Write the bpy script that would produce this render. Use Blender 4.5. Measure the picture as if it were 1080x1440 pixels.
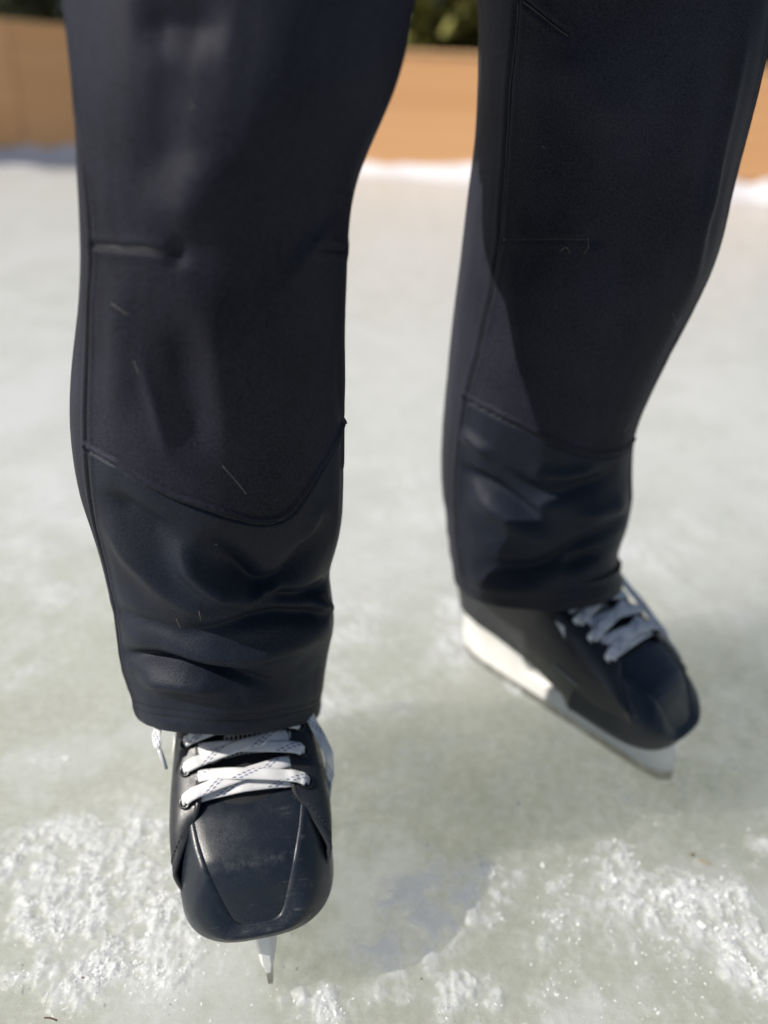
import bpy, bmesh, math, random
import numpy as np
from mathutils import Vector, Matrix

R = math.radians
scene = bpy.context.scene
for o in list(bpy.data.objects):
    bpy.data.objects.remove(o)
COL = scene.collection
random.seed(7)
RNG = np.random.default_rng(11)

# ------------------------------------------------------------------ camera
CAM_H, PITCH, ROLL, FPX = 0.60, R(27.8), R(3.1), 1081.0
cam_d = bpy.data.cameras.new('camera')
cam = bpy.data.objects.new('camera', cam_d)
COL.objects.link(cam)
fw = Vector((0, math.cos(PITCH), -math.sin(PITCH)))
up0 = Vector((0, math.sin(PITCH), math.cos(PITCH)))
rt = math.cos(ROLL) * Vector((1, 0, 0)) + math.sin(ROLL) * up0
up = -math.sin(ROLL) * Vector((1, 0, 0)) + math.cos(ROLL) * up0
cam.matrix_world = Matrix(((rt.x, up.x, -fw.x, 0), (rt.y, up.y, -fw.y, 0), (rt.z, up.z, -fw.z, CAM_H), (0, 0, 0, 1)))
cam_d.sensor_fit = 'VERTICAL'
cam_d.sensor_height = 36
cam_d.lens = FPX / 1440 * 36
cam_d.clip_start = 0.02
cam_d.clip_end = 2000
cam_d.dof.use_dof = True
cam_d.dof.focus_distance = 0.53
cam_d.dof.aperture_fstop = (cam_d.lens / 1000) / 0.0125
scene.camera = cam

# ------------------------------------------------------------------ light
SUN_AZ, SUN_EL = R(75), R(40)          # azimuth turned from the -Y axis towards -X
sun_dir = Vector((-math.sin(SUN_AZ) * math.cos(SUN_EL), -math.cos(SUN_AZ) * math.cos(SUN_EL), math.sin(SUN_EL)))
world = bpy.data.worlds.new('World')
scene.world = world
world.use_nodes = True
wn = world.node_tree.nodes
sky = wn.new('ShaderNodeTexSky')
sky.sky_type = 'NISHITA'
sky.sun_disc = False
sky.sun_elevation = SUN_EL
sky.sun_rotation = math.atan2(sun_dir.x, sun_dir.y)
sky.air_density = 1.0
sky.dust_density = 1.2
world.node_tree.links.new(sky.outputs[0], wn['Background'].inputs[0])
wn['Background'].inputs[1].default_value = 0.075
sl = bpy.data.lights.new('sun', 'SUN')
sl.energy = 4.9
sl.angle = R(0.55)
sl.color = (1.0, 0.945, 0.86)
so = bpy.data.objects.new('sun', sl)
COL.objects.link(so)
so.rotation_euler = sun_dir.to_track_quat('Z', 'Y').to_euler()
scene.view_settings.view_transform = 'Standard'
scene.view_settings.look = 'None'
scene.view_settings.exposure = 0.05
scene.view_settings.gamma = 1.0
scene.cycles.use_denoising = True
scene.cycles.max_bounces = 8
scene.cycles.sample_clamp_indirect = 6

# ------------------------------------------------------------------ measured tables
# leg tables: ring height, centre x, centre y, half width, half depth, ring tilt x, ring tilt y
LEG_TABLE = {
  'near': [
    (0.138, -0.1214, 0.5006, 0.0749, 0.08, 0.0, -0.6063),
    (0.1448, -0.1215, 0.5011, 0.0757, 0.08, 0.0, -0.5947),
    (0.1515, -0.1216, 0.5015, 0.0766, 0.08, 0.0, -0.5831),
    (0.1583, -0.1219, 0.502, 0.0775, 0.08, 0.0, -0.5716),
    (0.165, -0.1223, 0.5025, 0.0786, 0.08, 0.0, -0.56),
    (0.1718, -0.1228, 0.503, 0.0797, 0.08, 0.0, -0.5484),
    (0.1785, -0.1231, 0.5035, 0.0804, 0.08, 0.0, -0.5369),
    (0.1852, -0.1233, 0.5039, 0.0806, 0.08, 0.0, -0.5253),
    (0.192, -0.1235, 0.5044, 0.0809, 0.08, 0.0, -0.5137),
    (0.1988, -0.1234, 0.5049, 0.0815, 0.08, 0.0, -0.5021),
    (0.2055, -0.1227, 0.5053, 0.0826, 0.08, 0.0, -0.4862),
    (0.2122, -0.122, 0.5056, 0.0838, 0.08, 0.0, -0.4694),
    (0.219, -0.1212, 0.506, 0.0849, 0.08, 0.0, -0.4525),
    (0.2258, -0.1205, 0.5063, 0.086, 0.08, 0.0, -0.4356),
    (0.2325, -0.1199, 0.5066, 0.087, 0.08, 0.0, -0.4188),
    (0.2392, -0.1208, 0.507, 0.0866, 0.08, 0.0, -0.4019),
    (0.246, -0.1219, 0.5073, 0.086, 0.08, 0.0, -0.385),
    (0.2528, -0.1234, 0.5076, 0.085, 0.08, 0.0, -0.3681),
    (0.2595, -0.125, 0.508, 0.0839, 0.08, 0.0, -0.3512),
    (0.2662, -0.1264, 0.5083, 0.083, 0.08, 0.0, -0.3344),
    (0.273, -0.1261, 0.5087, 0.0842, 0.08, 0.0, -0.3175),
    (0.2797, -0.1254, 0.509, 0.0856, 0.08, 0.0, -0.3006),
    (0.2865, -0.1249, 0.5093, 0.0871, 0.08, 0.0, -0.2838),
    (0.2933, -0.1245, 0.5097, 0.0884, 0.08, 0.0, -0.2669),
    (0.3, -0.1244, 0.51, 0.0897, 0.08, 0.0, -0.25),
    (0.32, -0.1241, 0.508, 0.0922, 0.0792, 0.0, -0.2083),
    (0.34, -0.1253, 0.506, 0.0942, 0.0784, 0.0, -0.1667),
    (0.36, -0.1253, 0.504, 0.0945, 0.0776, 0.0, -0.125),
    (0.38, -0.1251, 0.502, 0.0943, 0.0768, 0.0, -0.0833),
    (0.4, -0.124, 0.5, 0.0928, 0.076, 0.0, -0.0417),
    (0.42, -0.1222, 0.497, 0.0904, 0.0748, 0.0, 0.0),
    (0.44, -0.1196, 0.494, 0.088, 0.0736, 0.0, 0.0),
    (0.46, -0.1168, 0.491, 0.0853, 0.0724, 0.0, 0.0),
    (0.48, -0.1137, 0.488, 0.0824, 0.0712, 0.0, 0.0),
    (0.5, -0.1113, 0.485, 0.0803, 0.07, 0.0, 0.0),
    (0.52, -0.1096, 0.485, 0.0789, 0.07, 0.0, 0.0),
    (0.54, -0.1086, 0.485, 0.0779, 0.07, 0.0, 0.0),
    (0.56, -0.1062, 0.485, 0.0785, 0.07, 0.0, 0.0),
    (0.58, -0.1011, 0.485, 0.0818, 0.07, 0.0, 0.0),
    (0.6, -0.0956, 0.485, 0.0863, 0.07, 0.0, 0.0),
    (0.62, -0.0931, 0.491, 0.0904, 0.0728, 0.0, 0.0),
    (0.64, -0.0925, 0.497, 0.0927, 0.0756, 0.0, 0.0),
    (0.66, -0.0916, 0.503, 0.0949, 0.0784, 0.0, 0.0),
    (0.68, -0.0898, 0.509, 0.0979, 0.0812, 0.0, 0.0),
    (0.7, -0.0881, 0.515, 0.1011, 0.084, 0.0, 0.0),
  ],
  'far': [
    (0.156, 0.1684, 0.7056, 0.0871, 0.09, 0.0976, -0.2552),
    (0.162, 0.1655, 0.7062, 0.087, 0.09, 0.0952, -0.2504),
    (0.168, 0.1626, 0.7068, 0.0867, 0.09, 0.0928, -0.2456),
    (0.174, 0.1606, 0.7074, 0.0858, 0.09, 0.0904, -0.2408),
    (0.18, 0.1589, 0.708, 0.085, 0.09, 0.088, -0.236),
    (0.186, 0.1573, 0.7086, 0.0844, 0.09, 0.0856, -0.2312),
    (0.192, 0.1557, 0.7092, 0.0838, 0.09, 0.0832, -0.2264),
    (0.198, 0.1548, 0.7098, 0.0839, 0.09, 0.0808, -0.2216),
    (0.204, 0.1561, 0.7102, 0.0862, 0.09, 0.078, -0.216),
    (0.21, 0.1575, 0.7105, 0.0886, 0.09, 0.075, -0.21),
    (0.216, 0.1587, 0.7108, 0.0912, 0.09, 0.072, -0.204),
    (0.222, 0.1588, 0.7111, 0.0928, 0.09, 0.069, -0.198),
    (0.228, 0.158, 0.7114, 0.0935, 0.09, 0.066, -0.192),
    (0.234, 0.1573, 0.7117, 0.0942, 0.09, 0.063, -0.186),
    (0.24, 0.1565, 0.712, 0.0947, 0.09, 0.06, -0.18),
    (0.246, 0.1557, 0.7123, 0.0951, 0.09, 0.057, -0.174),
    (0.252, 0.1546, 0.7126, 0.0952, 0.09, 0.054, -0.168),
    (0.258, 0.1534, 0.7129, 0.0953, 0.09, 0.051, -0.162),
    (0.264, 0.1523, 0.7132, 0.0953, 0.09, 0.048, -0.156),
    (0.27, 0.1515, 0.7135, 0.0952, 0.09, 0.045, -0.15),
    (0.276, 0.1506, 0.7138, 0.095, 0.09, 0.042, -0.144),
    (0.282, 0.1498, 0.7141, 0.0948, 0.09, 0.039, -0.138),
    (0.288, 0.1489, 0.7144, 0.0946, 0.09, 0.036, -0.132),
    (0.294, 0.1482, 0.7147, 0.0943, 0.09, 0.033, -0.126),
    (0.3, 0.1475, 0.715, 0.0938, 0.09, 0.03, -0.12),
    (0.32, 0.1459, 0.715, 0.0924, 0.091, 0.024, -0.1),
    (0.34, 0.1447, 0.715, 0.0914, 0.092, 0.018, -0.08),
    (0.36, 0.1466, 0.715, 0.0935, 0.093, 0.012, -0.06),
    (0.38, 0.1487, 0.715, 0.0957, 0.094, 0.006, -0.04),
    (0.4, 0.1512, 0.715, 0.0981, 0.095, 0.0, -0.02),
    (0.42, 0.1539, 0.7144, 0.1003, 0.096, 0.0, 0.0),
    (0.44, 0.1568, 0.7138, 0.1025, 0.097, 0.0, 0.0),
    (0.46, 0.1598, 0.7132, 0.105, 0.098, 0.0, 0.0),
    (0.48, 0.163, 0.7126, 0.1073, 0.099, 0.0, 0.0),
    (0.5, 0.1657, 0.712, 0.1093, 0.1, 0.0, 0.0),
    (0.52, 0.1663, 0.7116, 0.1092, 0.101, 0.0, 0.0),
    (0.54, 0.1652, 0.7112, 0.1075, 0.102, 0.0, 0.0),
    (0.56, 0.1654, 0.7108, 0.1068, 0.103, 0.0, 0.0),
    (0.58, 0.166, 0.7104, 0.1068, 0.104, 0.0, 0.0),
    (0.6, 0.166, 0.71, 0.1071, 0.105, 0.0, 0.0),
    (0.62, 0.1656, 0.711, 0.1079, 0.106, 0.0, 0.0),
    (0.64, 0.165, 0.712, 0.1092, 0.107, 0.0, 0.0),
    (0.66, 0.1641, 0.713, 0.1106, 0.108, 0.0, 0.0),
    (0.68, 0.1619, 0.714, 0.1108, 0.109, 0.0, 0.0),
    (0.7, 0.159, 0.715, 0.1104, 0.11, 0.0, 0.0),
  ],
}
# cloth folds: (girth angle, height) along the fold, height of the fold in mm, width in mm
FOLDS = {
  'near': [
    ([(1.632, 0.3357), (1.606, 0.3136), (1.484, 0.2936), (1.257, 0.2755), (1.038, 0.2695)], 6, 9),
    ([(1.475, 0.3447), (1.335, 0.3116), (1.108, 0.2865), (0.855, 0.2875), (0.646, 0.3096), (0.384, 0.3457)], -8, 12),
    ([(2.33, 0.3457), (1.955, 0.3056), (1.649, 0.2755), (1.335, 0.2574), (1.056, 0.2614)], 5, 15),
    ([(1.161, 0.2695), (0.96, 0.2765), (0.794, 0.2725)], 3, 6),
    ([(1.824, 0.2353), (1.422, 0.2474), (0.986, 0.2544), (0.532, 0.2494), (-0.105, 0.2404)], -5, 8),
    ([(2.094, 0.2404), (1.71, 0.2243), (1.265, 0.2163), (0.759, 0.2263), (0.113, 0.2263)], 4, 13),
    ([(2.644, 0.2032), (1.894, 0.2082), (1.475, 0.2012), (1.108, 0.1912), (0.82, 0.1812)], -6, 7),
    ([(2.295, 0.1862), (1.702, 0.1892), (1.239, 0.1781)], 4, 11),
    ([(0.026, 0.2725), (0.497, 0.2665), (0.794, 0.2685), (1.134, 0.2695)], -6, 8),
    ([(0.087, 0.2424), (0.463, 0.2584)], 4, 10),
    ([(1.693, 0.5264), (1.58, 0.5113), (1.414, 0.4802), (1.309, 0.428), (1.257, 0.3769)], 2.6, 14),
    ([(1.894, 0.4772), (1.763, 0.4441), (1.614, 0.3939)], 1.0, 5),
    ([(1.012, 0.4963), (0.977, 0.4622), (0.942, 0.415)], 1.0, 5),
    ([(0.305, 0.5454), (0.742, 0.5254), (0.986, 0.5003)], 1.6, 7),
    ([(1.484, 0.5806), (1.553, 0.5535), (1.632, 0.5294)], 2, 16),
    ([(1.763, 0.6277), (1.78, 0.5916), (1.745, 0.5465)], -2, 18),
    ([(2.121, 0.5224), (2.068, 0.4752), (1.998, 0.422)], 1.4, 16),
    ([(1.614, 0.5033), (1.553, 0.4551), (1.431, 0.3949)], -2, 13),
    ([(2.016, 0.6257), (1.763, 0.6287), (1.457, 0.6257)], -3, 12),
    ([(2.217, 0.3708), (1.868, 0.3467), (1.562, 0.3277)], -3, 12),
    ([(2.723, 0.2474), (1.937, 0.2434), (1.501, 0.2343)], -2, 9),
    ([(0.559, 0.3598), (0.62, 0.3357), (0.768, 0.3156)], 2, 8),
  ],
  'far': [
    ([(2.627, 0.3386), (2.339, 0.3279), (2.077, 0.3182)], 3, 8),
    ([(2.155, 0.3211), (1.815, 0.292), (1.571, 0.2842), (1.187, 0.2959), (0.803, 0.3095)], -5, 10),
    ([(1.824, 0.3105), (1.484, 0.3066), (1.03, 0.3143)], 3, 9),
    ([(2.635, 0.3056), (2.059, 0.2852), (1.693, 0.2599), (1.518, 0.2454)], -5, 9),
    ([(2.505, 0.2755), (2.068, 0.2619), (1.737, 0.2386), (1.484, 0.2308)], 4, 12),
    ([(2.487, 0.2046), (1.763, 0.1997), (1.265, 0.2259), (0.559, 0.2561)], -6, 10),
    ([(1.484, 0.2551), (1.108, 0.2638), (0.532, 0.2677)], 4, 13),
    ([(2.635, 0.1745), (1.946, 0.1764), (1.422, 0.1774)], 3, 12),
    ([(0.881, 0.2172), (1.196, 0.2075), (1.492, 0.2026)], -5, 8),
    ([(0.916, 0.6757), (0.951, 0.6378), (0.942, 0.598), (0.916, 0.5553), (0.934, 0.5193), (0.724, 0.4669)], 3.0, 7),
    ([(1.03, 0.6495), (0.986, 0.5883), (0.977, 0.5397)], -2, 10),
    ([(2.382, 0.5067), (2.129, 0.4513), (1.789, 0.3853)], 2, 16),
    ([(2.138, 0.6485), (1.92, 0.6155), (1.78, 0.5844)], 2.5, 18),
    ([(1.71, 0.6203), (1.606, 0.5387), (1.606, 0.4581)], -2, 20),
  ],
}
SEAMS = {
  'near': {
    'side': [(2.644, 0.6398), (2.662, 0.6147), (2.653, 0.5916), (2.478, 0.5655), (2.391, 0.5414), (2.365, 0.5254), (2.417, 0.4913), (2.382, 0.4521), (2.356, 0.414), (2.347, 0.3909), (2.365, 0.3608), (2.452, 0.3136), (2.505, 0.2655), (2.574, 0.2153), (2.487, 0.1681), (2.487, 0.145)],
    'inner': [(0.175, 0.5505), (0.131, 0.5244), (0.113, 0.4903), (0.096, 0.4471), (0.035, 0.4029), (0.044, 0.3748)],
    'knee': [(2.339, 0.3959), (2.051, 0.3899), (1.833, 0.3779), (1.649, 0.3678), (1.484, 0.3608), (1.265, 0.3508), (1.091, 0.3447), (0.925, 0.3457), (0.803, 0.3528), (0.689, 0.3648), (0.541, 0.3799), (0.323, 0.3949), (0.035, 0.4029)],
    'dart': [(2.365, 0.5254), (2.121, 0.5264), (1.876, 0.5274), (1.684, 0.5264)],
    'dart2': [(0.628, 0.5294), (0.454, 0.5274), (0.113, 0.5234)],
  },
  'far': {
    'side': [(2.478, 0.6699), (2.505, 0.6446), (2.539, 0.6184), (2.522, 0.5805), (2.487, 0.5455), (2.443, 0.5086), (2.443, 0.463), (2.478, 0.4125), (2.557, 0.3678), (2.592, 0.3105), (2.635, 0.2648), (2.705, 0.2162), (2.635, 0.1783)],
    'inner': [(0.585, 0.6621), (0.541, 0.6126), (0.419, 0.5154), (0.559, 0.4202), (0.489, 0.3299), (0.436, 0.2648)],
    'knee': [(2.574, 0.3687), (2.217, 0.3629), (1.911, 0.3542), (1.632, 0.3415), (1.361, 0.3299), (1.038, 0.3231), (0.759, 0.3241), (0.48, 0.3279)],
    'dart': [(2.435, 0.5106), (2.217, 0.5135), (1.998, 0.5164), (1.78, 0.5183)],
    'top': [(2.426, 0.6689), (2.295, 0.6611), (2.19, 0.6543), (2.086, 0.6485)],
  },
}
LINT = {
  'near': [
    [(1.326, 0.3989), (1.257, 0.3879), (1.178, 0.3738)],
    [(1.719, 0.2554), (1.719, 0.2494), (1.719, 0.2444)],
    [(2.103, 0.4973), (2.042, 0.4953), (1.963, 0.4923)],
    [(1.902, 0.4662), (1.876, 0.4622), (1.859, 0.4591)],
    [(1.518, 0.2715), (1.518, 0.2614)],
    [(1.422, 0.3257), (1.396, 0.3267)],
    [(1.632, 0.5956), (1.614, 0.5946)],
  ],
  'far': [
    [(1.772, 0.5193), (1.754, 0.5135), (1.772, 0.5077)],
    [(1.937, 0.5086), (1.902, 0.5115), (1.868, 0.5077)],
    [(0.934, 0.463), (0.785, 0.4513), (0.794, 0.4581)],
    [(0.855, 0.3483), (0.812, 0.3522), (0.794, 0.3571)],
    [(2.199, 0.5795), (2.173, 0.5786)],
  ],
}
# drifts of scraped snow on the ice: x, y, radius x, radius y, cover
DRIFTS = [(-0.292, 0.469, 0.069, 0.045, 0.8), (-0.223, 0.437, 0.073, 0.041, 0.9), (-0.223, 0.356, 0.081, 0.038, 0.9), (-0.14, 0.355, 0.038, 0.033, 0.7), (0.031, 0.348, 0.033, 0.021, 0.5), (0.23, 0.398, 0.072, 0.025, 0.5), (0.275, 0.361, 0.051, 0.022, 0.6), (-0.227, 0.397, 0.092, 0.081, 1.0), (-0.199, 0.491, 0.039, 0.047, 0.9), (-0.298, 0.439, 0.048, 0.041, 1.0), (-0.164, 0.401, 0.041, 0.069, 1.0), (-0.162, 0.338, 0.069, 0.031, 0.6), (-0.256, 0.333, 0.031, 0.031, 0.5), (0.272, 0.439, 0.076, 0.038, 1.0), (0.315, 0.391, 0.03, 0.042, 1.0), (0.233, 0.458, 0.039, 0.036, 0.8), (0.066, 0.421, 0.067, 0.039, 0.8), (0.03, 0.387, 0.046, 0.03, 0.8), (0.154, 0.4, 0.054, 0.028, 0.7), (0.163, 0.358, 0.067, 0.022, 0.55), (-0.039, 0.339, 0.032, 0.023, 0.8), (0.075, 0.356, 0.05, 0.025, 0.55), (0.376, 0.504, 0.021, 0.024, 0.7), (0.27, 0.547, 0.087, 0.036, 0.4), (0.146, 0.801, 0.065, 0.091, 0.8), (0.119, 0.879, 0.04, 0.052, 0.9), (0.163, 0.72, 0.052, 0.039, 0.6), (-0.041, 0.785, 0.045, 0.103, 0.7), (0.003, 0.707, 0.05, 0.063, 0.4), (-0.802, 1.577, 0.088, 0.264, 0.7), (-0.566, 1.123, 0.079, 0.151, 0.5), (-0.414, 0.828, 0.073, 0.079, 0.4), (-0.399, 0.686, 0.064, 0.049, 0.45), (-0.522, 0.944, 0.07, 0.096, 0.5), (0.461, 1.048, 0.14, 0.136, 0.35), (0.439, 0.827, 0.068, 0.095, 0.3), (0.017, 1.929, 0.111, 0.309, 0.4), (0.073, 1.2, 0.05, 0.168, 0.35), (0.793, 1.835, 0.151, 0.225, 0.4), (-0.612, 2.609, 0.092, 0.421, 0.4), (-0.0, 3.84, 0.207, 0.529, 0.4), (-1.522, 3.335, 0.187, 0.324, 0.4), (0.029, 0.577, 0.051, 0.038, 0.25), (-0.32, 0.552, 0.07, 0.046, 0.45)]
SPECKS = [(0.304, 0.491), (0.311, 0.482), (-0.223, 0.318), (-0.21, 0.347), (0.31, 0.575), (0.049, 0.362)]

# ------------------------------------------------------------------ helpers
def sstep(a, b, x):
    t = np.clip((np.asarray(x, float) - a) / (b - a), 0, 1)
    return t * t * (3 - 2 * t)

def link(name, verts, faces, mat, parent=None, smooth=True, uv=None):
    me = bpy.data.meshes.new(name)
    me.from_pydata([tuple(v) for v in verts], [], [tuple(f) for f in faces])
    if uv is not None:
        l = me.uv_layers.new(name='UVMap')
        idx = np.empty(len(me.loops), dtype=np.int32)
        me.loops.foreach_get('vertex_index', idx)
        l.data.foreach_set('uv', np.asarray(uv, dtype=np.float32)[idx].ravel())
    if smooth:
        me.polygons.foreach_set('use_smooth', [True] * len(me.polygons))
    if mat is not None:
        me.materials.append(mat)
    me.update()
    o = bpy.data.objects.new(name, me)
    COL.objects.link(o)
    if parent is not None:
        o.parent = parent
    return o

def big_mesh(name, V, Q, mat, parent=None):
    """numpy quads straight into a mesh"""
    me = bpy.data.meshes.new(name)
    V = np.ascontiguousarray(V, dtype=np.float32)
    Q = np.ascontiguousarray(Q, dtype=np.int32)
    n = Q.shape[1]
    me.vertices.add(len(V)); me.vertices.foreach_set('co', V.ravel())
    me.loops.add(Q.size); me.loops.foreach_set('vertex_index', Q.ravel())
    me.polygons.add(len(Q))
    me.polygons.foreach_set('loop_start', np.arange(0, Q.size, n, dtype=np.int32))
    me.polygons.foreach_set('loop_total', np.full(len(Q), n, dtype=np.int32))
    me.polygons.foreach_set('use_smooth', np.ones(len(Q), dtype=bool))
    me.update(calc_edges=True)
    me.validate()
    if mat is not None:
        me.materials.append(mat)
    o = bpy.data.objects.new(name, me)
    COL.objects.link(o)
    if parent is not None:
        o.parent = parent
    return o

def empty(name, loc=(0, 0, 0), rot=(0, 0, 0), parent=None):
    o = bpy.data.objects.new(name, None)
    o.empty_display_size = 0.05
    COL.objects.link(o)
    o.location = loc
    o.rotation_euler = rot
    if parent is not None:
        o.parent = parent
    return o

def tag(o, label=None, cat=None, group=None, kind=None):
    if label: o['label'] = label
    if cat: o['category'] = cat
    if group: o['group'] = group
    if kind: o['kind'] = kind
    return o

def grid_faces(nr, nc, wrap=False, off=0):
    f = []
    for i in range(nr - 1):
        for j in range(nc if wrap else nc - 1):
            a = i * nc + j; b = i * nc + (j + 1) % nc
            f.append((off + a, off + b, off + b + nc, off + a + nc))
    return f

def tube_geo(pts, rad, n=8, closed=False):
    pts = [Vector(p) for p in pts]
    V, Fc = [], []
    m = len(pts)
    nrm = None
    for i, p in enumerate(pts):
        a = pts[i - 1] if (i > 0 or closed) else p
        b = pts[(i + 1) % m] if (i < m - 1 or closed) else p
        t = (b - a).normalized()
        if nrm is None:
            nrm = t.orthogonal().normalized()
        nrm = (nrm - t * nrm.dot(t)).normalized()
        bi = t.cross(nrm)
        r = rad[i] if hasattr(rad, '__len__') else rad
        for k in range(n):
            an = 2 * math.pi * k / n
            V.append(p + (nrm * math.cos(an) + bi * math.sin(an)) * r)
    for i in range(m if closed else m - 1):
        for k in range(n):
            a = i * n + k; b = i * n + (k + 1) % n
            c = ((i + 1) % m) * n + (k + 1) % n; d = ((i + 1) % m) * n + k
            Fc.append((a, b, c, d))
    if not closed:
        Fc.append(tuple(range(n))[::-1]); Fc.append(tuple((m - 1) * n + k for k in range(n)))
    return V, Fc

def tube(name, pts, rad, mat, parent=None, n=8, closed=False):
    V, Fc = tube_geo(pts, rad, n, closed)
    return link(name, V, Fc, mat, parent)

def join_geo(parts):
    V, Fc = [], []
    for v, f in parts:
        o = len(V); V += list(v); Fc += [tuple(i + o for i in q) for q in f]
    return V, Fc

def crom(pts, n):
    """catmull-rom through pts, n samples per span"""
    P = [np.array(p, float) for p in pts]
    P = [2 * P[0] - P[1]] + P + [2 * P[-1] - P[-2]]
    out = []
    for i in range(1, len(P) - 2):
        for k in range(n):
            t = k / n
            out.append(0.5 * (2 * P[i] + (P[i + 1] - P[i - 1]) * t + (2 * P[i - 1] - 5 * P[i] + 4 * P[i + 1] - P[i + 2]) * t * t + (3 * P[i] - P[i - 1] - 3 * P[i + 1] + P[i + 2]) * t ** 3))
    out.append(P[-2])
    return np.array(out)

def box_geo(c, s, rz=0.0, bev=0.0):
    bm = bmesh.new()
    bmesh.ops.create_cube(bm, size=1)
    bmesh.ops.scale(bm, vec=s, verts=bm.verts)
    if bev:
        bmesh.ops.bevel(bm, geom=bm.edges[:], offset=bev, segments=2, affect='EDGES')
    bmesh.ops.rotate(bm, cent=(0, 0, 0), matrix=Matrix.Rotation(rz, 3, 'Z'), verts=bm.verts)
    bmesh.ops.translate(bm, vec=c, verts=bm.verts)
    bm.verts.index_update()
    V = [v.co.copy() for v in bm.verts]; Fc = [tuple(v.index for v in f.verts) for f in bm.faces]
    bm.free()
    return V, Fc

def vnoise(x, y, seed=0):
    """smooth 2-D value noise in 0..1"""
    xi = np.floor(x).astype(np.int64); yi = np.floor(y).astype(np.int64)
    fx = x - xi; fy = y - yi
    fx = fx * fx * (3 - 2 * fx); fy = fy * fy * (3 - 2 * fy)
    def h(a, b):
        n = (a * 374761393 + b * 668265263 + seed * 974711) & 0xffffffff
        n = ((n ^ (n >> 13)) * 1274126177) & 0xffffffff
        return ((n ^ (n >> 16)) & 0xffff) / 65535.0
    a = h(xi, yi); b = h(xi + 1, yi); c = h(xi, yi + 1); d = h(xi + 1, yi + 1)
    return (a * (1 - fx) + b * fx) * (1 - fy) + (c * (1 - fx) + d * fx) * fy

def fbm(x, y, oct=4, seed=0, gain=0.5):
    s = 0; a = 1.0; t = 0
    for i in range(oct):
        s = s + a * vnoise(x * 2 ** i, y * 2 ** i, seed + i * 17); t += a; a *= gain
    return s / t

# ------------------------------------------------------------------ materials
class MatB:
    def __init__(s, name):
        s.m = bpy.data.materials.new(name); s.m.use_nodes = True
        s.nt = s.m.node_tree; s.n = s.nt.nodes; s.b = s.n['Principled BSDF']
    def node(s, t, **kw):
        nd = s.n.new(t)
        for k, v in kw.items(): setattr(nd, k, v)
        return nd
    def link(s, a, b): s.nt.links.new(a, b)
    def set(s, **kw):
        for k, v in kw.items():
            i = s.b.inputs[k.replace('_', ' ')]
            i.default_value = (*v, 1) if isinstance(v, tuple) and len(v) == 3 and i.type == 'RGBA' else v
        return s
    def coord(s, out='Object'):
        if not hasattr(s, 'tc'): s.tc = s.node('ShaderNodeTexCoord')
        return s.tc.outputs[out]
    def noise(s, scale, detail=4, rough=0.5, vec=None, dist=0):
        nd = s.node('ShaderNodeTexNoise'); nd.inputs['Scale'].default_value = scale
        nd.inputs['Detail'].default_value = detail; nd.inputs['Roughness'].default_value = rough
        nd.inputs['Distortion'].default_value = dist
        s.link(vec or s.coord(), nd.inputs['Vector'])
        return nd.outputs['Fac']
    def ramp(s, fac, stops):
        nd = s.node('ShaderNodeValToRGB'); e = nd.color_ramp.elements
        while len(e) < len(stops): e.new(0.5)
        for el, (p, c) in zip(e, stops):
            el.position = p; el.color = (*c, 1) if hasattr(c, '__len__') else (c, c, c, 1)
        s.link(fac, nd.inputs[0]); return nd.outputs[0]
    def math(s, op, a, b=None, c=None):
        nd = s.node('ShaderNodeMath', operation=op)
        for i, v in enumerate((a, b, c)):
            if v is None: continue
            if isinstance(v, (int, float)): nd.inputs[i].default_value = v
            else: s.link(v, nd.inputs[i])
        return nd.outputs[0]
    def mix(s, fac, a, b):
        nd = s.node('ShaderNodeMix', data_type='RGBA')
        for i, v in ((0, fac), (6, a), (7, b)):
            if isinstance(v, (int, float)): nd.inputs[i].default_value = v
            elif isinstance(v, tuple): nd.inputs[i].default_value = (*v, 1)
            else: s.link(v, nd.inputs[i])
        return nd.outputs[2]
    def bump(s, h, strength=0.3, dist=0.001):
        nd = s.node('ShaderNodeBump'); nd.inputs['Strength'].default_value = strength
        nd.inputs['Distance'].default_value = dist
        s.link(h, nd.inputs['Height'])
        if s.b.inputs['Normal'].is_linked: s.link(s.b.inputs['Normal'].links[0].from_socket, nd.inputs['Normal'])
        s.link(nd.outputs[0], s.b.inputs['Normal'])

def m_cloth(name, col, gloss=0.5):
    b = MatB(name).set(Roughness=0.5, Sheen_Weight=0.0, Sheen_Roughness=0.35)
    b.b.inputs['Sheen Tint'].default_value = (0.9, 0.85, 0.9, 1)
    b.b.inputs['Specular IOR Level'].default_value = gloss
    n = b.math('ADD', b.math('MULTIPLY', b.noise(9, 3), 0.4), b.math('MULTIPLY', b.noise(850, 2, 0.7), 0.6))
    b.link(b.ramp(n, [(0.36, tuple(c * 0.4 for c in col)), (0.64, tuple(c * 1.65 for c in col))]), b.b.inputs['Base Color'])
    f = b.noise(1100, 2, 0.6)
    b.bump(f, 0.55, 0.0006)
    b.link(b.ramp(b.noise(1500, 1), [(0.3, 0.42), (0.7, 0.62)]), b.b.inputs['Roughness'])
    return b.m
M_CLOTH = m_cloth('trouser_jersey', (0.0195, 0.0205, 0.0310), 0.09)
M_SHIN = m_cloth('trouser_stretch_panel', (0.0105, 0.0135, 0.0235), 0.20)
M_SEAM = MatB('seam_piping').set(Base_Color=(0.006, 0.007, 0.011), Roughness=0.5).m
M_THREAD = MatB('dark_thread').set(Base_Color=(0.011, 0.012, 0.017), Roughness=0.6).m
M_LINT = MatB('lint').set(Base_Color=(0.42, 0.38, 0.33), Roughness=0.5).m

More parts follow.
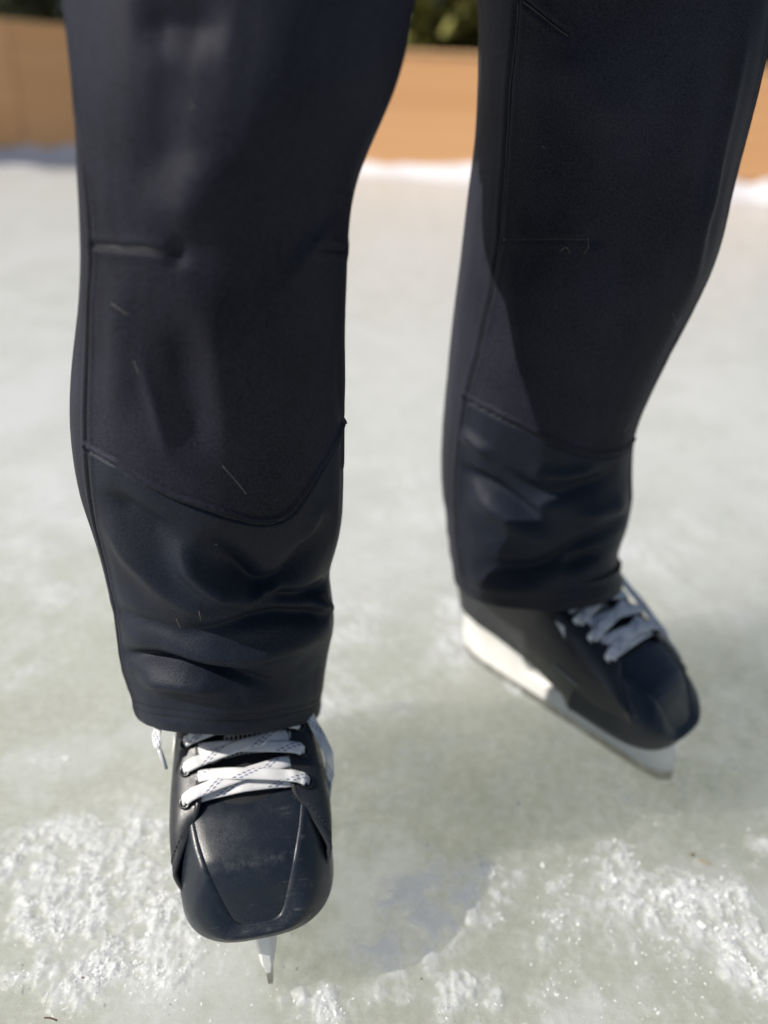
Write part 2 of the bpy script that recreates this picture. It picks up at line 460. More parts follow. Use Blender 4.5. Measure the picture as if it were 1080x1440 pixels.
def m_toe():
    b = MatB('moulded_toe_plastic').set(Roughness=0.38)
    col = (0.0100, 0.0145, 0.0235)
    sc = b.node('ShaderNodeMapping'); sc.inputs['Scale'].default_value = (1.0, 0.16, 1.0); sc.inputs['Rotation'].default_value = (0, 0, 0.5)
    b.link(b.coord(), sc.inputs[0])
    fine = b.noise(900, 3, 0.65)
    scr = b.noise(260, 2, 0.5, vec=sc.outputs[0], dist=0.6)
    patch = b.noise(42, 3, 0.6)
    scuff = b.math('MULTIPLY', b.ramp(scr, [(0.62, 0.0), (0.74, 1.0)]), b.ramp(patch, [(0.5, 0.0), (0.68, 1.0)]))
    dust = b.math('MULTIPLY', b.ramp(fine, [(0.5, 0.0), (0.8, 0.5)]), b.ramp(patch, [(0.4, 0.0), (0.75, 1.0)]))
    wr = b.node('ShaderNodeAttribute'); wr.attribute_name = 'wear'
    dust = b.math('MAXIMUM', dust, b.math('MULTIPLY', wr.outputs['Fac'], b.ramp(b.noise(170, 6, 0.75), [(0.44, 0.0), (0.70, 0.6)])))
    c1 = b.mix(dust, col, (0.10, 0.105, 0.11))
    b.link(b.mix(b.math('MULTIPLY', scuff, 0.55), c1, (0.16, 0.165, 0.165)), b.b.inputs['Base Color'])
    b.link(b.ramp(b.math('ADD', b.math('MULTIPLY', fine, 0.5), b.math('MULTIPLY', patch, 0.5)), [(0.35, 0.24), (0.65, 0.46)]), b.b.inputs['Roughness'])
    b.bump(fine, 0.18, 0.0004)
    return b.m
M_TOE = m_toe()
def m_leather():
    b = MatB('coated_synthetic_leather').set(Roughness=0.4)
    b.link(b.ramp(b.noise(60, 4), [(0.35, (0.017, 0.019, 0.024)), (0.75, (0.028, 0.030, 0.035))]), b.b.inputs['Base Color'])
    b.link(b.ramp(b.noise(140, 3), [(0.3, 0.28), (0.7, 0.5)]), b.b.inputs['Roughness'])
    b.bump(b.noise(700, 3), 0.14, 0.0004)
    return b.m
M_LEATHER = m_leather()
M_PIPING = MatB('glossy_edge_binding').set(Base_Color=(0.03, 0.03, 0.032), Roughness=0.22).m
M_FELT = MatB('black_felt').set(Base_Color=(0.012, 0.013, 0.016), Roughness=0.9).m
M_EYELET = MatB('black_eyelet_metal').set(Base_Color=(0.03, 0.031, 0.034), Roughness=0.2, Metallic=0.7).m
M_HOLE = MatB('eyelet_hole').set(Base_Color=(0.004, 0.004, 0.005), Roughness=0.8).m
M_MARK = MatB('silver_white_print').set(Base_Color=(0.72, 0.72, 0.70), Roughness=0.4).m
M_GREYMARK = MatB('grey_print').set(Base_Color=(0.28, 0.30, 0.31), Roughness=0.4).m
def m_holder():
    b = MatB('white_holder_plastic').set(Roughness=0.38)
    b.link(b.ramp(b.noise(55, 4, 0.6), [(0.3, (0.78, 0.775, 0.74)), (0.7, (0.88, 0.875, 0.85))]), b.b.inputs['Base Color'])
    pass
    b.bump(b.noise(300, 3), 0.2, 0.0006)
    return b.m
M_HOLDER = m_holder()
def m_steel():
    b = MatB('blade_steel').set(Base_Color=(0.42, 0.42, 0.42), Metallic=1.0, Roughness=0.3)
    b.link(b.ramp(b.noise(90, 4), [(0.3, (0.30, 0.29, 0.27)), (0.7, (0.5, 0.5, 0.49))]), b.b.inputs['Base Color'])
    return b.m
M_STEEL = m_steel()
def m_lace():
    b = MatB('woven_lace').set(Roughness=0.75)
    sx = b.node('ShaderNodeSeparateXYZ'); b.link(b.coord('UV'), sx.inputs[0])
    u, v = sx.outputs[0], sx.outputs[1]                     # u metres along, v 0..1 across
    ph = b.math('FRACT', b.math('SUBTRACT', b.math('DIVIDE', u, 0.040), b.math('MULTIPLY', v, 0.42)))
    def band(c): return b.math('LESS_THAN', b.math('ABSOLUTE', b.math('SUBTRACT', ph, c)), 0.030)
    lines = b.math('MAXIMUM', band(0.42), band(0.55))
    dash = b.math('LESS_THAN', b.math('FRACT', b.math('MULTIPLY', v, 5.0)), 0.52)
    edge = b.math('LESS_THAN', b.math('ABSOLUTE', b.math('SUBTRACT', v, 0.5)), 0.46)
    mk = b.math('MULTIPLY', b.math('MULTIPLY', lines, dash), edge)
    dirt = b.noise(70, 3)
    white = b.ramp(dirt, [(0.3, (0.72, 0.71, 0.71)), (0.7, (0.85, 0.85, 0.86))])
    b.link(b.mix(mk, white, (0.03, 0.05, 0.19)), b.b.inputs['Base Color'])
    w = b.math('MULTIPLY', b.math('SINE', b.math('MULTIPLY', u, 4200)), b.math('SINE', b.math('MULTIPLY', v, 42)))
    b.bump(w, 0.5, 0.0004)
    return b.m
M_LACE = m_lace()
M_AGLET = MatB('clear_aglet').set(Base_Color=(0.55, 0.56, 0.58), Roughness=0.15).m
def m_mesh():
    b = MatB('perforated_lining').set(Roughness=0.7)
    sx = b.node('ShaderNodeSeparateXYZ'); b.link(b.coord('UV'), sx.inputs[0])
    row = b.math('FLOOR', sx.outputs[1])
    sh = b.math('MULTIPLY', b.math('MODULO', row, 2), 0.5)
    fx = b.math('SUBTRACT', b.math('FRACT', b.math('ADD', sx.outputs[0], sh)), 0.5)
    fy = b.math('SUBTRACT', b.math('FRACT', sx.outputs[1]), 0.5)
    r2 = b.math('ADD', b.math('MULTIPLY', b.math('MULTIPLY', fx, fx), 9.0), b.math('MULTIPLY', b.math('MULTIPLY', fy, fy), 5.6))
    b.link(b.mix(b.math('LESS_THAN', r2, 1.0), (0.62, 0.60, 0.54), (0.012, 0.012, 0.014)), b.b.inputs['Base Color'])
    return b.m
M_MESH = m_mesh()

def m_ice():
    b = MatB('rink_ice')
    at = b.node('ShaderNodeAttribute'); at.attribute_name = 'snow'
    sn = at.outputs['Fac']
    g = b.coord()
    cloud = b.noise(7.0, 5, 0.6)
    fine = b.noise(60, 4, 0.65)
    fr = b.node('ShaderNodeAttribute'); fr.attribute_name = 'frost'
    ice = b.ramp(b.math('ADD', b.math('MULTIPLY', cloud, 0.45), b.math('MULTIPLY', b.noise(110, 5, 0.7), 0.55)), [(0.32, (0.45, 0.468, 0.395)), (0.50, (0.53, 0.545, 0.475)), (0.66, (0.65, 0.66, 0.605))])
    ice = b.mix(fr.outputs['Fac'], ice, b.ramp(cloud, [(0.3, (0.60, 0.62, 0.59)), (0.7, (0.69, 0.705, 0.69))]))
    b.link(b.mix(sn, ice, (0.68, 0.695, 0.69)), b.b.inputs['Base Color'])
    b.link(b.math('SUBTRACT', 0.95, b.math('MULTIPLY', sn, 0.40)), b.b.inputs['Subsurface Weight']); b.set(Subsurface_Scale=3.0)
    b.b.subsurface_method = 'RANDOM_WALK'
    b.b.inputs['Subsurface Radius'].default_value = (1.0, 1.0, 0.95)
    b.link(b.ramp(b.math('ADD', b.math('MULTIPLY', sn, 0.4), b.math('MULTIPLY', fine, 0.6)), [(0.2, 0.26), (0.8, 0.38)]), b.b.inputs['Roughness'])
    b.b.inputs['IOR'].default_value = 1.31
    b.bump(b.noise(420, 3, 0.6), 0.35, 0.0012)
    b.bump(b.noise(48, 5, 0.65), 0.5, 0.006)
    return b.m
M_ICE = m_ice()
def m_crystal():
    b = MatB('ice_crystal').set(Base_Color=(0.90, 0.905, 0.905), Roughness=0.05)
    b.b.inputs['IOR'].default_value = 1.31
    tr = b.node('ShaderNodeBsdfTransparent'); tr.inputs[0].default_value = (0.97, 0.975, 0.97, 1)      # clear flakes
    mx = b.node('ShaderNodeMixShader'); mx.inputs[0].default_value = 0.40
    b.link(b.b.outputs[0], mx.inputs[1]); b.link(tr.outputs[0], mx.inputs[2]); b.link(mx.outputs[0], b.n['Material Output'].inputs[0])
    return b.m
M_CRYSTAL = m_crystal()
def m_snow():
    b = MatB('bank_snow').set(Roughness=0.6)
    b.link(b.ramp(b.noise(6, 5), [(0.3, (0.68, 0.69, 0.74)), (0.7, (0.78, 0.79, 0.83))]), b.b.inputs['Base Color'])
    b.bump(b.noise(30, 4), 0.4, 0.02)
    return b.m
M_SNOW = m_snow()
def m_wood(name, c0, c1):
    b = MatB(name).set(Roughness=0.6)
    mp = b.node('ShaderNodeMapping'); mp.inputs['Scale'].default_value = (0.5, 0.5, 9)
    b.link(b.coord(), mp.inputs[0])
    oi = b.node('ShaderNodeObjectInfo')
    gr = b.noise(4, 6, 0.6, vec=mp.outputs[0], dist=0.5)
    f = b.math('ADD', b.math('MULTIPLY', gr, 0.7), b.math('MULTIPLY', oi.outputs['Random'], 0.3))
    b.link(b.ramp(f, [(0.25, c0), (0.75, c1)]), b.b.inputs['Base Color'])
    b.bump(gr, 0.3, 0.004)
    return b.m
M_PLANK = m_wood('stained_board', (0.64, 0.33, 0.14), (0.74, 0.41, 0.195))
M_POST = m_wood('pale_lumber', (0.62, 0.37, 0.18), (0.74, 0.47, 0.25))
def m_leaf(name, c0, c1):
    b = MatB(name).set(Roughness=0.55)
    oi = b.node('ShaderNodeNewGeometry')
    b.link(b.ramp(oi.outputs['Random Per Island'], [(0.0, c0), (1.0, c1)]), b.b.inputs['Base Color'])
    tr = b.node('ShaderNodeBsdfTranslucent'); mx = b.node('ShaderNodeMixShader'); mx.inputs[0].default_value = 0.6
    b.link(b.b.inputs['Base Color'].links[0].from_socket, tr.inputs[0])
    b.link(b.b.outputs[0], mx.inputs[1]); b.link(tr.outputs[0], mx.inputs[2]); b.link(mx.outputs[0], b.n['Material Output'].inputs[0])
    return b.m
M_LEAF = m_leaf('olive_foliage', (0.30, 0.30, 0.09), (0.55, 0.53, 0.20))
M_LEAFD = m_leaf('dark_foliage', (0.13, 0.15, 0.09), (0.28, 0.30, 0.18))
def m_bark():
    b = MatB('bark').set(Roughness=0.9)
    b.link(b.ramp(b.noise(20, 5), [(0.3, (0.04, 0.03, 0.022)), (0.7, (0.12, 0.09, 0.065))]), b.b.inputs['Base Color'])
    b.bump(b.noise(30, 4), 0.6, 0.02)
    return b.m
M_BARK = m_bark()
def m_ground():
    b = MatB('dormant_lawn').set(Roughness=0.9)
    n = b.noise(0.6, 6, 0.65)
    b.link(b.ramp(n, [(0.3, (0.10, 0.085, 0.04)), (0.6, (0.17, 0.14, 0.07)), (0.8, (0.7, 0.71, 0.74))]), b.b.inputs['Base Color'])
    b.bump(b.noise(25, 4), 0.6, 0.03)
    return b.m
M_GROUND = m_ground()

# ------------------------------------------------------------------ setting
S = 600
tag(link('ground', [(-S, -S, -0.32), (S, -S, -0.32), (S, S, -0.32), (-S, S, -0.32)], [(0, 1, 2, 3)], M_GROUND), kind='structure')

def graded(a, b, lo, hi, fine, grow):
    """positions from lo to hi, spaced `fine` inside a..b and growing outside"""
    mid = list(np.arange(a, b, fine))
    r = []; s = fine; x = mid[-1]
    while x < hi:
        s = min(s * grow, 0.6); x += s; r.append(min(x, hi))
    l = []; s = fine; x = a
    while x > lo:
        s = min(s * grow, 0.6); x -= s; l.append(max(x, lo))
    return np.array(sorted(set(l + mid + r)))

def snow_cover(X, Y):
    c = np.zeros_like(X)
    for (x, y, rx, ry, w) in DRIFTS:
        c = np.maximum(c, w * np.exp(-(((X - x) / rx) ** 2 + ((Y - y) / ry) ** 2) * 0.8))
    c = c * 1.32 + 0.34 * fbm(X * 2.3, Y * 2.3, 3, 91) - 0.05 + 0.30 * sstep(0.60, 1.6, Y)
    rag = fbm(X * 15, Y * 15, 5, 5, 0.66) - 0.5
    zone = sstep(-0.12, 0.55, c * 0.95 - 0.55 + rag * 1.7)
    grain = fbm(X * 85, Y * 85, 3, 71, 0.7)
    haze = 0.30 * sstep(0.46, 0.72, fbm(X * 55, Y * 55, 4, 19, 0.7)) * sstep(0.35, 0.62, fbm(X * 5, Y * 5, 3, 29))
    zone = np.maximum(zone, haze)
    return zone * (0.30 + 0.70 * sstep(0.40, 0.62, grain + 0.12 * (zone - 0.5)))

def build_ice():
    xs = graded(-0.42, 0.52, -14, 14, 0.00155, 1.05)
    ys = graded(0.27, 0.80, -6, 9.6, 0.00155, 1.035)
    X, Y = np.meshgrid(xs, ys)
    sn = snow_cover(X, Y)
    gran = vnoise(X * 190, Y * 190, 3) * 0.6 + vnoise(X * 420, Y * 420, 8) * 0.4
    cell = np.abs(vnoise(X * 95, Y * 95, 23) - 0.5) * 2
    Z = 0.0016 * (fbm(X * 9, Y * 9, 3, 40) - 0.5) + 0.0007 * (vnoise(X * 60, Y * 60, 31) - 0.5)
    Z = Z + sn * (0.0014 + 0.0066 * gran * (0.4 + 0.6 * fbm(X * 35, Y * 35, 2, 77)) + 0.0022 * cell)
    near = (1 - sstep(0.9, 1.6, np.hypot(X - 0.05, Y - 0.5)))
    Z = Z * near - 0.002
    nr, nc = X.shape
    V = np.stack([X, Y, Z], -1).reshape(-1, 3)
    i = np.arange((nr - 1) * nc).reshape(nr - 1, nc)[:, :-1].ravel()
    Q = np.stack([i, i + 1, i + 1 + nc, i + nc], -1)
    # slab bottom and rim so that light scatters inside a closed block
    n0 = len(V)
    rim = np.concatenate([np.arange(nc), (np.arange(1, nr) * nc + nc - 1), ((nr - 1) * nc + np.arange(nc - 2, -1, -1)), (np.arange(nr - 2, 0, -1) * nc)])
    B = V[rim].copy(); B[:, 2] = -3.0
    k = np.arange(len(rim)); k2 = (k + 1) % len(rim)
    Qs = np.stack([rim[k2], rim[k], n0 + k, n0 + k2], -1)
    V = np.concatenate([V, B])
    o = big_mesh('ice', V, np.concatenate([Q, Qs]), M_ICE)
    bm = bmesh.new(); bm.from_mesh(o.data); bm.verts.ensure_lookup_table()
    bm.faces.new([bm.verts[n0 + j] for j in range(len(rim) - 1, -1, -1)])
    bm.to_mesh(o.data); bm.free()
    a = o.data.attributes.new('snow', 'FLOAT', 'POINT')
    a.data.foreach_set('value', np.concatenate([sn.ravel(), np.zeros(len(B))]).astype(np.float32))
    fa = np.clip(sstep(0.50, 1.5, Y + 0.5 * (fbm(X * 3.1, Y * 3.1, 4, 55) - 0.5)) + 0.55 * sstep(0.5, 0.72, fbm(X * 9, Y * 9, 5, 57, 0.6)), 0, 1)
    a = o.data.attributes.new('frost', 'FLOAT', 'POINT')
    a.data.foreach_set('value', np.concatenate([fa.ravel(), np.zeros(len(B))]).astype(np.float32))
    tag(o, kind='structure')
    return xs, ys, Z, sn
ICE = build_ice()
def ice_z(x, y):
    xs, ys, Z, sn = ICE
    i = np.clip(np.searchsorted(ys, y) - 1, 0, len(ys) - 2); j = np.clip(np.searchsorted(xs, x) - 1, 0, len(xs) - 2)
    return Z[i, j], sn[i, j]

def build_crystals():
    """loose grains of scraped ice: uncountable, one object"""
    N = 120000
    x = RNG.uniform(-0.42, 0.55, N); y = RNG.uniform(0.29, 0.62, N)
    z, sn = ice_z(x, y)
    lum = vnoise(x * 60, y * 60, 61)
    keep = RNG.uniform(0, 1, N) < np.clip(sn * 0.75 * sstep(0.2, 0.75, lum) * (0.35 + 0.65 * (1 - sstep(0.45, 0.8, y))) + 0.028, 0, 1)
    keep &= ~((x > -0.02) & (x < 0.115 + 0.015 * np.sin(y * 90)) & (y > 0.345) & (y < 0.470))      # flakes left out where the skate's shadow turns them into dark blue specks
    x, y, z, sn = x[keep], y[keep], z[keep], sn[keep]
    n = len(x)
    s = np.exp(RNG.normal(math.log(0.00125), 0.42, n)) * (0.6 + 0.4 * sn)
    base = np.array([(1, 0, 0.12), (0, 0.8, -0.12), (-1, 0, 0.12), (0, -0.8, -0.12)], float)      # curled flakes
    P = base[None] * RNG.uniform(0.55, 1.3, (n, 4, 1)) + RNG.normal(0, 0.24, (n, 4, 3))
    ax = RNG.normal(size=(n, 3)); ax /= np.linalg.norm(ax, axis=1)[:, None]
    an = RNG.uniform(0, 6.28, n)
    c, si = np.cos(an)[:, None, None], np.sin(an)[:, None, None]
    k = ax[:, None, :]
    P = P * c + np.cross(np.broadcast_to(k, P.shape), P) * si + k * (P * k).sum(-1, keepdims=True) * (1 - c)
    P = P * s[:, None, None] + np.stack([x, y, z + s * 0.35], -1)[:, None, :]
    f = np.array([(0, 1, 2), (0, 2, 3)])
    T = (f[None] + (np.arange(n) * 4)[:, None, None]).reshape(-1, 3)
    o = big_mesh('ice_shavings', P.reshape(-1, 3), T, M_CRYSTAL)
    o.data.polygons.foreach_set('use_smooth', np.zeros(len(T), dtype=bool))
    tag(o, 'loose glittering grains of scraped ice lying in drifts on the rink', 'ice shavings', kind='stuff')
build_crystals()

# ------------------------------------------------------------------ rink boards
BOARD_H = 1.035
def board_run(name, pts, label, gap_end=False):
    root = empty(name, (pts[0][0], pts[0][1], 0))
    tag(root, label, 'rink boards')
    base = Vector(root.location)
    npl = 7
    for a, b in zip(pts[:-1], pts[1:]):
        a = Vector((*a, 0)); b = Vector((*b, 0)); d = b - a; L = d.length; rz = math.atan2(d.y, d.x)
        nsec = max(1, round(L / 2.4)); sl_ = L / nsec
        nrm = Vector((d.y, -d.x, 0)).normalized()
        h = BOARD_H / npl
        shared = None
        for k in range(nsec):
            c = a + d * ((k + 0.5) / nsec) - base
            for i in range(npl):
                if shared is None:
                    V, Fc = box_geo((0, 0, 0), (sl_ - 0.006, 0.038, h - 0.002), 0, 0.001)
                    o = link('plank', V, Fc, M_PLANK, root, smooth=False); shared = o.data
                else:
                    o = bpy.data.objects.new('plank', shared); COL.objects.link(o); o.parent = root
                off = random.uniform(-0.002, 0.002)
                o.location = c + nrm * off + Vector((0, 0, h * (i + 0.5)))
                o.rotation_euler = (0, 0, rz)
            V, Fc = box_geo((0, 0, 0), (0.09, 0.09, BOARD_H + 0.35), 0, 0.004)
            p = link('post', V, Fc, M_POST, root, smooth=False)
            p.location = c - nrm * 0.075 + Vector((0, 0, BOARD_H / 2 - 0.175)); p.rotation_euler = (0, 0, rz)
        V, Fc = box_geo((0, 0, 0), (L - 0.004, 0.14, 0.035), 0, 0.005)
        cp = link('cap_rail', V, Fc, M_POST, root, smooth=False)
        cp.location = (a + b) / 2 - base - nrm * 0.03 + Vector((0, 0, BOARD_H + 0.019)); cp.rotation_euler = (0, 0, rz)
    if gap_end:
        V, Fc = box_geo((0, 0, 0), (0.22, 0.16, BOARD_H + 0.36), 0, 0.008)
        p = link('end_post', V, Fc, M_POST, root, smooth=False)
        e = Vector((*pts[-1], 0)); p.location = e - base + Vector((0.12, 0, BOARD_H / 2 - 0.15))
        p['label'] = 'thick pale lumber post ending the boards'
    return root
board_run('rink_boards', [(-1.3, 8.50), (1.1, 8.12), (3.42, 7.75)], 'straight run of sunlit orange stained plank boards with a pale end post', True)
board_run('rink_boards', [(-5.6, 6.10), (-3.25, 7.24), (-1.32, 8.47)], 'run of shaded brown plank boards turning along the corner of the rink')
board_run('rink_boards', [(4.9, 8.5), (8.5, 8.1)], 'plank boards beyond the gap in the rink wall')

def bank():
    path = crom([(-5.6, 5.98), (-3.2, 7.13), (-1.28, 8.35), (1.1, 7.98), (3.5, 7.61), (4.0, 8.1), (4.8, 8.9)], 30)
    V = []; n = 12
    for i, p in enumerate(path):
        q = path[min(i + 1, len(path) - 1)] - path[max(i - 1, 0)]
        q = np.array([q[1], -q[0]]); q /= np.linalg.norm(q)
        hgt = 0.145 + 0.04 * float(vnoise(np.array(i * 0.35), np.array(3.0), 9)); w = 0.24 + 0.05 * math.sin(i * 0.7)
        for k in range(n):
            t = k / (n - 1)
            pos = p + q * (-0.10 + (w + 0.10) * t)
            V.append((pos[0], pos[1], hgt * (1 - t) ** 1.6 * (1 + 0.1 * math.sin(i * 1.3 + k)) - 0.012))
    tag(link('snow_bank', V, grid_faces(len(path), n), M_SNOW), kind='structure')
bank()

# ------------------------------------------------------------------ trees
def tree(name, loc, h, rad, mat, label, n=20000, leaf=0.13, seed=0):
    rg = np.random.default_rng(seed)
    root = empty(name, loc)
    tag(root, label, 'tree', 'trees behind the rink')
    pts = [(0, 0, -0.1)]
    for i in range(1, 7):
        pts.append((rg.normal(0, 0.06) * i * 0.4, rg.normal(0, 0.06) * i * 0.4, h * 0.86 * i / 6))
    geo = [tube_geo(crom(pts, 3), list(np.linspace(0.13, 0.02, 19)), 8)]
    tips = []
    for k in range(14):
        z0 = h * rg.uniform(0.08, 0.75); a = rg.uniform(0, 6.28); ln = rad * rg.uniform(0.6, 1.0)
        e = (math.cos(a) * ln, math.sin(a) * ln, z0 + rg.uniform(0.1, 0.6))
        geo.append(tube_geo(crom([(0, 0, z0), (e[0] * 0.5, e[1] * 0.5, z0 + 0.25), e], 3), list(np.linspace(0.045, 0.01, 7)), 6))
        tips.append(e)
    V, Fc = join_geo(geo)
    link('trunk', V, Fc, M_BARK, root)
    # leaf clumps
    nc = 130
    cl = []
    for k in range(nc):
        z = h * rg.uniform(0.05, 1.0); zz = z / h
        rr = rad * (1.0 - 0.75 * max(0, zz - 0.3) / 0.7) * math.sqrt(rg.uniform(0.4, 1)); a = rg.uniform(0, 6.28)
        cl.append((rr * math.cos(a), rr * math.sin(a), z, rg.uniform(0.25, 0.6)))
    cl = np.array(cl)
    idx = rg.integers(0, nc, n)
    P = cl[idx, :3] + np.clip(rg.normal(0, 0.45, (n, 3)), -0.8, 0.8) * cl[idx, 3:4]
    rr_ = np.hypot(P[:, 0], P[:, 1]); P[:, :2] *= np.minimum(1, rad / np.maximum(rr_, 1e-6))[:, None]
    a1 = rg.normal(size=(n, 3)); a1 /= np.linalg.norm(a1, axis=1)[:, None]
    a2 = np.cross(a1, rg.normal(size=(n, 3))); a2 /= np.linalg.norm(a2, axis=1)[:, None]
    s = leaf * rg.uniform(0.6, 1.4, (n, 1))
    Vq = np.stack([P - a1 * s, P + a2 * s * 0.45, P + a1 * s, P - a2 * s * 0.45], 1).reshape(-1, 3)
    Vq[:, 2] = np.maximum(Vq[:, 2], 0.02)
    big_mesh('crown', Vq, np.arange(4 * n).reshape(n, 4), mat, root)
TR = [(-7.4, 12.6, 4.6, 1.6, 1, 'tall dark evergreen at the far shaded end of the corner boards'), (-4.8, 11.2, 4.9, 1.6, 1, 'dark evergreen behind the shaded corner boards'),
      (-2.9, 12.9, 4.2, 1.5, 1, 'dark evergreen where the shaded boards meet the sunlit boards'), (-1.2, 13.4, 4.7, 1.5, 0, 'olive green tree behind the sunlit boards, next to the dark evergreens'),
      (0.35, 9.9, 4.4, 1.4, 0, 'olive green tree showing between the two trouser legs'), (2.0, 11.4, 4.8, 1.5, 0, 'olive green tree behind the leg of the turned-out foot'),
      (3.5, 12.4, 4.4, 1.4, 0, 'olive green tree behind the pale end post'), (4.6, 11.0, 4.8, 1.5, 1, 'dark evergreen behind the gap in the boards'), (6.2, 10.8, 4.6, 1.6, 1, 'dark evergreen behind the boards beyond the gap')]
for i, (x, y, h, r_, d, lb) in enumerate(TR):
    tree('evergreen_tree', (x, y, -0.32), h, r_, M_LEAFD if d else M_LEAF, lb, seed=100 + i)

# ------------------------------------------------------------------ ice skates
def skate(loc, yaw, lean, label, side):
    """side = +1: outer side of the foot is local +y"""
    root = empty('ice_skate', loc, (lean, 0, yaw))
    root.rotation_mode = 'XYZ'
    tag(root, label, 'ice skate')
    P = lambda d, y, z: (-d, y, z)
    # ---- toe cap
    na = 48
    ang = np.linspace(-90, 90, na * 2 + 1)
    OD, OY = [], []
    for k in range(8, 0, -1): OD.append(0.060 + k * 0.0045); OY.append(-0.0565 - 0.0002 * k)
    for a in ang:
        s_, c_ = math.sin(R(a)), math.cos(R(a)); e = 2 / 2.95
        OY.append(0.0565 * math.copysign(abs(s_) ** e, s_)); OD.append(0.060 * (1 - abs(c_) ** e))
    for k in range(1, 9): OD.append(0.060 + k * 0.0045); OY.append(0.0565 + 0.0002 * k)
    OD, OY = np.array(OD), np.array(OY); M = len(OD)
    sp = np.linspace(-1, 1, M)
    # ridge: half-width, setback, height along |s| (front centre .. back)
    ks = [0, .10, .17, .24, .34, .46, .56, .68, .82, 1.0]
    kd = [.0030, .0035, .0050, .0090, .0160, .0245, .0320, .0460, .0620, .0800]
    ky = [.000, .0110, .0165, .0205, .0255, .0305, .0335, .0380, .0415, .0445]
    kz = [.0800, .0802, .0815, .0870, .0985, .1090, .1145, .1205, .1265, .1310]
    A = np.abs(sp)
    QD, QY, QZ = np.interp(A, ks, kd), np.interp(A, ks, ky) * np.sign(sp), np.interp(A, ks, kz)
    for _ in range(1):
        for arr in (QD, QY, QZ): arr[1:-1] = (arr[:-2] + 2 * arr[1:-1] + arr[2:]) / 4
    rows = []
    def lerp(t, bulge, z):
        y = OY * (1 - t) + QY * t; d = OD * (1 - t) + QD * t
        nx = OD - 0.055; l = np.hypot(nx, OY) + 1e-6
        return np.stack([-(d + nx / l * bulge), y + OY / l * bulge, z], -1)
    o = np.ones(M)
    rows += [lerp(0.22, 0, 0.0655 * o), lerp(0.04, 0, 0.0660 * o), lerp(0, 0.0003, 0.0675 * o), lerp(0, 0.0010, 0.0690 * o), lerp(0, 0.0016, 0.0710 * o), lerp(0.0, 0.0019, 0.0725 * o)]
    zb = 0.0725
    for t, bu in ((0.12, .0034), (0.28, .0052), (0.46, .0058), (0.64, .0048), (0.80, .0030), (0.91, .0016), (0.965, .0012)):
        rows.append(lerp(t * 0.92, bu, zb + (QZ - zb) * (t ** 0.82)))
    rows.append(np.stack([-QD, QY, QZ + 0.0011], -1))
    rows.append(np.stack([-(QD + 0.0003), QY * 0.965, QZ + 0.0004], -1))
    V = np.concatenate(rows); faces = grid_faces(len(rows), M)
    off = len(V)
    # top plate across the ridge
    half = M // 2
    fr = int(0.17 * half)
    L_ = [half - j for j in range(fr, half + 1)]; Rr = [half + j for j in range(fr, half + 1)]
    T = []; nx = 21
    for l, r_ in zip(L_, Rr):
        pl = rows[-1][l]; pr = rows[-1][r_]
        for k in range(nx):
            u = k / (nx - 1); p = pl * (1 - u) + pr * u
            crown = (4 * u * (1 - u)) ** 0.7
            i_ = L_.index(l)
            if i_ < 8:
                x_ = L_[0] + (Rr[0] - L_[0]) * u; i0 = int(min(x_, Rr[0] - 1)); cv = rows[-1][i0] * (1 - x_ + i0) + rows[-1][i0 + 1] * (x_ - i0)
                p = p + (cv - (rows[-1][L_[0]] * (1 - u) + rows[-1][Rr[0]] * u)) * (1 - i_ / 8)
            p = p + np.array([0.0006 * crown, 0, 0.0030 * crown * min(1, (l - half) ** 2 / 500.0)])
            T.append(p)
    T = np.array(T)
    faces += grid_faces(len(L_), nx, off=off)
    V = np.concatenate([V, T])
    toe = link('toe_cap', V, faces, M_TOE, root)
    wa = np.zeros(len(V))
    for q_, v_ in enumerate(T):
        wa[off + q_] = math.exp(-((v_[0] + 0.0275) / 0.0032) ** 2) * (0.9 if abs(v_[1] - 0.006) < 0.026 else 0.4)
    for ri, amt in ((len(rows) - 2, 0.5), (4, 0.35), (3, 0.35)):
        wa[ri * M:(ri + 1) * M] = amt
    at_ = toe.data.attributes.new('wear', 'FLOAT', 'POINT'); at_.data.foreach_set('value', wa.astype(np.float32))
    # fold line and moulded groove across the front of the cap
    for fr_, zz in ((0.0, 0),):
        pass
    pts = []
    for k in range(15):
        u = 0.12 + 0.76 * k / 14; j = 3; p = T[j * nx + int(u * (nx - 1))]
        pts.append((p[0] + 0.0002, (u - .5) * 0.036, p[2] + 0.0012))
    # ---- outsole
    od = list(OD) + [.13, .17, .21, .25, .275, .285]; 
    ring = [P(d, y * 0.93, 0) for d, y in zip(OD + .003, OY)]
    back = [(.115, .0425), (.16, .035), (.20, .033), (.24, .034), (.268, .028), (.281, .014), (.283, 0)]
    ring += [P(d, y, 0) for d, y in back] + [P(d, -y, 0) for d, y in back[-2::-1]]
    def solez(x): return 0.066 + 0.016 * float(sstep(0.06, 0.24, -x))
    n = len(ring)
    SV = [(x, y, solez(x) - 0.004) for x, y, _ in ring] + [(x, y, solez(x) + 0.006) for x, y, _ in ring]
    SF = [tuple(range(n))[::-1], tuple(range(n, 2 * n))] + [(i, (i + 1) % n, n + (i + 1) % n, n + i) for i in range(n)]
    link('outsole', SV, SF, M_TOE, root, smooth=False)
    # ---- quarters wrapped round the heel
    O0 = [(.028, .0420), (.07, .0490), (.11, .0465), (.16, .0385), (.20, .0350), (.24, .0355), (.268, .029), (.2815, .015), (.284, .0)]
    O1 = [(.037, .0550), (.07, .0588), (.11, .0580), (.155, .0520), (.20, .0450), (.245, .0385), (.275, .031), (.289, .016), (.292, .0)]
